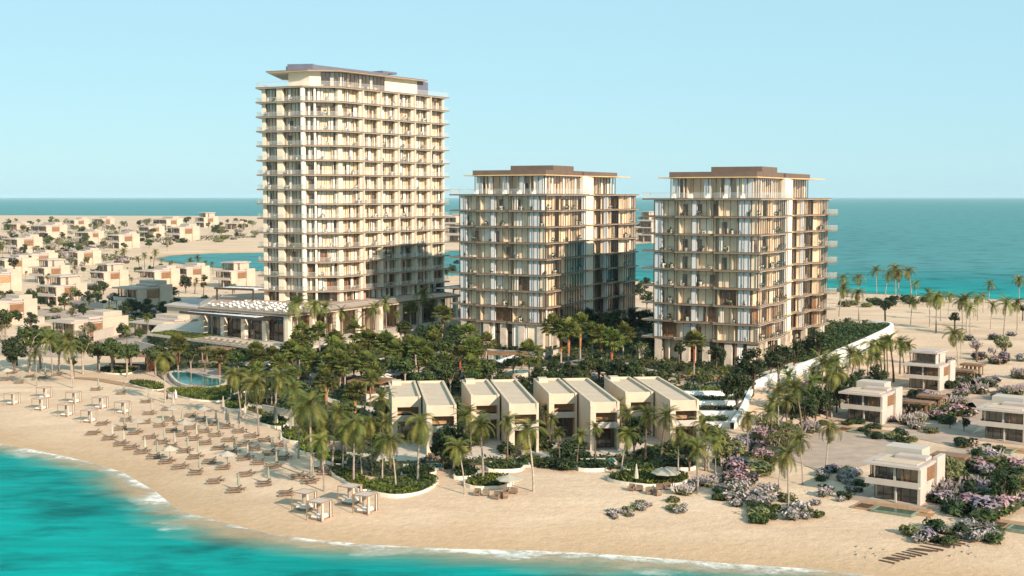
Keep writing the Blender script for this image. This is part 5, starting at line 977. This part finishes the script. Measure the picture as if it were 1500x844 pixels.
pu2 = make_parasol(True, 'canvas_pale', 'thatched_parasol', 1.7, 2.3, .5); x, y, z = GT(746, 722); pu2.location = (x, y, z); pu2['label'] = 'wide pale parasol over armchairs at the kidney-shaped bed'
o = copy_tree(PC); x, y, z = GT(932, 712); o.location = (x, y, z); o.scale = (1.4, 1.4, 1.2); o['label'] = 'closed white parasol beside the long sand bed'; o['group'] = 'single closed parasol'
PW = make_parasol(True, 'fabric_white', 'garden_parasol', 1.9, 2.7, .5)
for i, (px, py) in enumerate(((475, 546), (500, 551), (497, 543), (502, 558), (572, 556), (593, 560), (578, 562), (572, 564), (350, 547), (395, 548), (410, 557), (435, 556), (560, 570), (740, 545), (752, 541))):
    o = inst(PW); x, y, z = GT(px, py); o.location = (x, y, z); o['label'] = 'open white parasol in the palm garden, %s counting from the restaurant side' % ordw(i + 1); o['group'] = 'white garden parasols'
# more pool loungers by the teal pools
for i, (px, py) in enumerate(((281, 571), (287, 572), (293, 573), (299, 573), (440, 553), (446, 554), (452, 556), (520, 558), (527, 559), (534, 560), (826, 540), (834, 542), (842, 543), (850, 544), (862, 545), (870, 546))):
    o = copy_tree(LP); x, y, z = GT(px, py); o.location = (x, y, z + .06); o.rotation_euler = (0, 0, R(-70 + rng.uniform(-8, 8))); o.scale = (1.1, 1.1, 1.1); o['label'] = 'lounger on garden paving, %s counted from the lagoon pool' % ordw(i + 1); o['group'] = 'garden pool loungers'
# roof-terrace dining: tables with chairs
def make_dtable():
    o = thing('dining_table', None, 'table', group='tables on the restaurant roof'); m = MB(); m.box(-.6, .6, -.45, .45, .7, .76); m.build('table_top', 'fabric_white', o); m = MB(); m.tube([(0, 0, 0), (0, 0, .7)], .08, 6); m.build('leg', 'frame', o); note_kids(o); return o
def make_dchair():
    o = thing('dining_chair', None, 'chair', group='chairs on the restaurant roof'); m = MB(); m.box(-.3, .3, -.28, .28, .36, .5); m.build('seat', 'fabric_white', o); m = MB(); m.box(-.3, .3, .2, .3, .501, .95); m.build('backrest', 'fabric_white', o); m = MB()
    for a in (-.28, .22):
        for b in (-.26, .2): m.box(a, a + .06, b, b + .06, 0, .36)
    m.build('frame', 'wood_post', o); note_kids(o); return o
DT, DC = make_dtable(), make_dchair(); fe = Fr(PO[0], PO[1])
for i in range(9):
    for j in range(4):
        p = fe.p(2.2 + i * 3.05, -2 - j * 3.6); o = inst(DT); o.location = (*p, 12.52); a = math.atan2(fe.d[1], fe.d[0]); o.rotation_euler = (0, 0, a); o['label'] = 'white dining table on the restaurant roof, %s row back, %s from its outer corner' % (ordw(j + 1), ordw(i + 1))
        for s, wd in ((-1, 'outer'), (1, 'inner')):
            if rng.random() < .85: q = fe.p(2.2 + i * 3.05 + s * .95, -2 - j * 3.6); o = inst(DC); o.location = (*q, 12.52); o.rotation_euler = (0, 0, a + (math.pi / 2 if s < 0 else -math.pi / 2) * -s * s * (1 if s > 0 else 1)); o['label'] = 'white chair, %s side of table %s in %s row, restaurant roof' % (wd, ordw(i + 1), ordw(j + 1))
for i in range(12):
    fq = Fr(TER[1], TER[2]); p = fq.p(2 + i * 2.3, -1.6); o = copy_tree(LP); o.location = (*p, 6.31); o.rotation_euler = (0, 0, math.atan2(fq.d[1], fq.d[0]) - 1.4 + rng.uniform(-.1, .1)); o['label'] = 'lounger on the planted terrace edge, %s counted from its lawn end' % ordw(i + 1); o['group'] = 'loungers on the planted terrace'
# balcony plants
for x, y, z, l, h in potted: plant('pot', x, y, z + .05, h, label=l, group='potted plants on the balconies')
# two strollers
def person(px, py, h, label, cl, ha):
    x, y, z = GT(px, py); me = bpy.data.meshes.new('person'); s = h / 1.75
    V = [(0, 0, .95), (0, 0, 1.2), (0, 0, 1.42), (0, 0, 1.52), (0, .02, 1.66), (-.1, 0, .88), (-.12, .04, .48), (-.13, 0, .08), (-.13, -.12, .03), (.1, 0, .88), (.13, -.1, .5), (.14, -.04, .08), (.14, -.16, .03), (-.19, 0, 1.4), (-.25, .03, 1.12), (-.24, -.08, .86), (.19, 0, 1.4), (.25, .02, 1.12), (.25, -.1, .86)]
    E = [(0, 1), (1, 2), (2, 3), (3, 4), (0, 5), (5, 6), (6, 7), (7, 8), (0, 9), (9, 10), (10, 11), (11, 12), (2, 13), (13, 14), (14, 15), (2, 16), (16, 17), (17, 18)]
    me.from_pydata([tuple(c * s for c in v) for v in V], E, []); o = bpy.data.objects.new('person', me); col.objects.link(o); md = o.modifiers.new('skin', 'SKIN'); rad = [.15, .14, .15, .06, .1, .1, .07, .05, .045, .1, .07, .05, .045, .06, .045, .035, .06, .045, .035]
    for k, q in enumerate(rad): me.skin_vertices[0].data[k].radius = (q * s, q * s)
    me.skin_vertices[0].data[0].use_root = True; sb = o.modifiers.new('sub', 'SUBSURF'); sb.levels = 1; sb.render_levels = 1; me.materials.append(M['skin']); o.location = (x, y, z); o.rotation_euler = (0, 0, rng.uniform(0, 6)); tag(o, label, 'person')
    m = MB(); m.tube([(0, 0, .3 * s), (0, 0, .9 * s), (0, 0, 1.15 * s), (0, 0, 1.45 * s)], [.24 * s, .2 * s, .18 * s, .2 * s], 10); m.build('robe', cl, o, True); m = MB(); m.tube([(0, .03 * s, 1.6 * s), (0, .03 * s, 1.7 * s), (0, .03 * s, 1.79 * s)], [.11 * s, .12 * s, .05 * s], 8); m.build('hair', ha, o, True)
person(244.5, 587, 1.75, 'person in dark clothes standing by the palm trunk at the beach garden edge', 'cloth_dark', 'hair'); person(254.5, 586, 1.7, 'person in dark clothes beside a companion in a white robe, near the bright bed', 'cloth_dark', 'hair'); person(257.5, 585.5, 1.8, 'person in a long white robe near the bright bed', 'fabric_white', 'fabric_white')
# ------------------------------------------------------------ labels of the plants: ordinal within their stand
for (ds, zn), items in ZONE.items():
    items.sort(key=lambda t: t[0]); n = len(items)
    for i, (px, o) in enumerate(items):
        if n == 1: o['label'] = '%s, the only one %s' % (ds, zn)
        elif i == 0: o['label'] = 'leftmost %s %s' % (ds, zn)
        elif i == n - 1: o['label'] = 'rightmost %s %s' % (ds, zn)
        else: o['label'] = '%s %s, %s from the left' % (ds, zn, ordw(i + 1))
# ------------------------------------------------------------ sea air: one even box of haze
bpy.context.view_layer.update()
HAZE = 0.00003
if HAZE:
    hm = bpy.data.materials.new('haze'); hm.use_nodes = True; t = hm.node_tree; t.nodes.remove(t.nodes['Principled BSDF']); v = t.nodes.new('ShaderNodeVolumePrincipled'); v.inputs['Color'].default_value = (.62, .88, 1, 1); v.inputs['Density'].default_value = HAZE; v.inputs['Anisotropy'].default_value = -.1
    t.links.new(v.outputs[0], t.nodes['Material Output'].inputs['Volume']); M['haze'] = hm; hm.volume_intersection_method if False else None
    o = box(-31000, 31000, -300, 41000, -9, 76).build('haze', 'haze'); tag(o, 'thin pale sea haze in the air over the whole coast', kind='stuff')
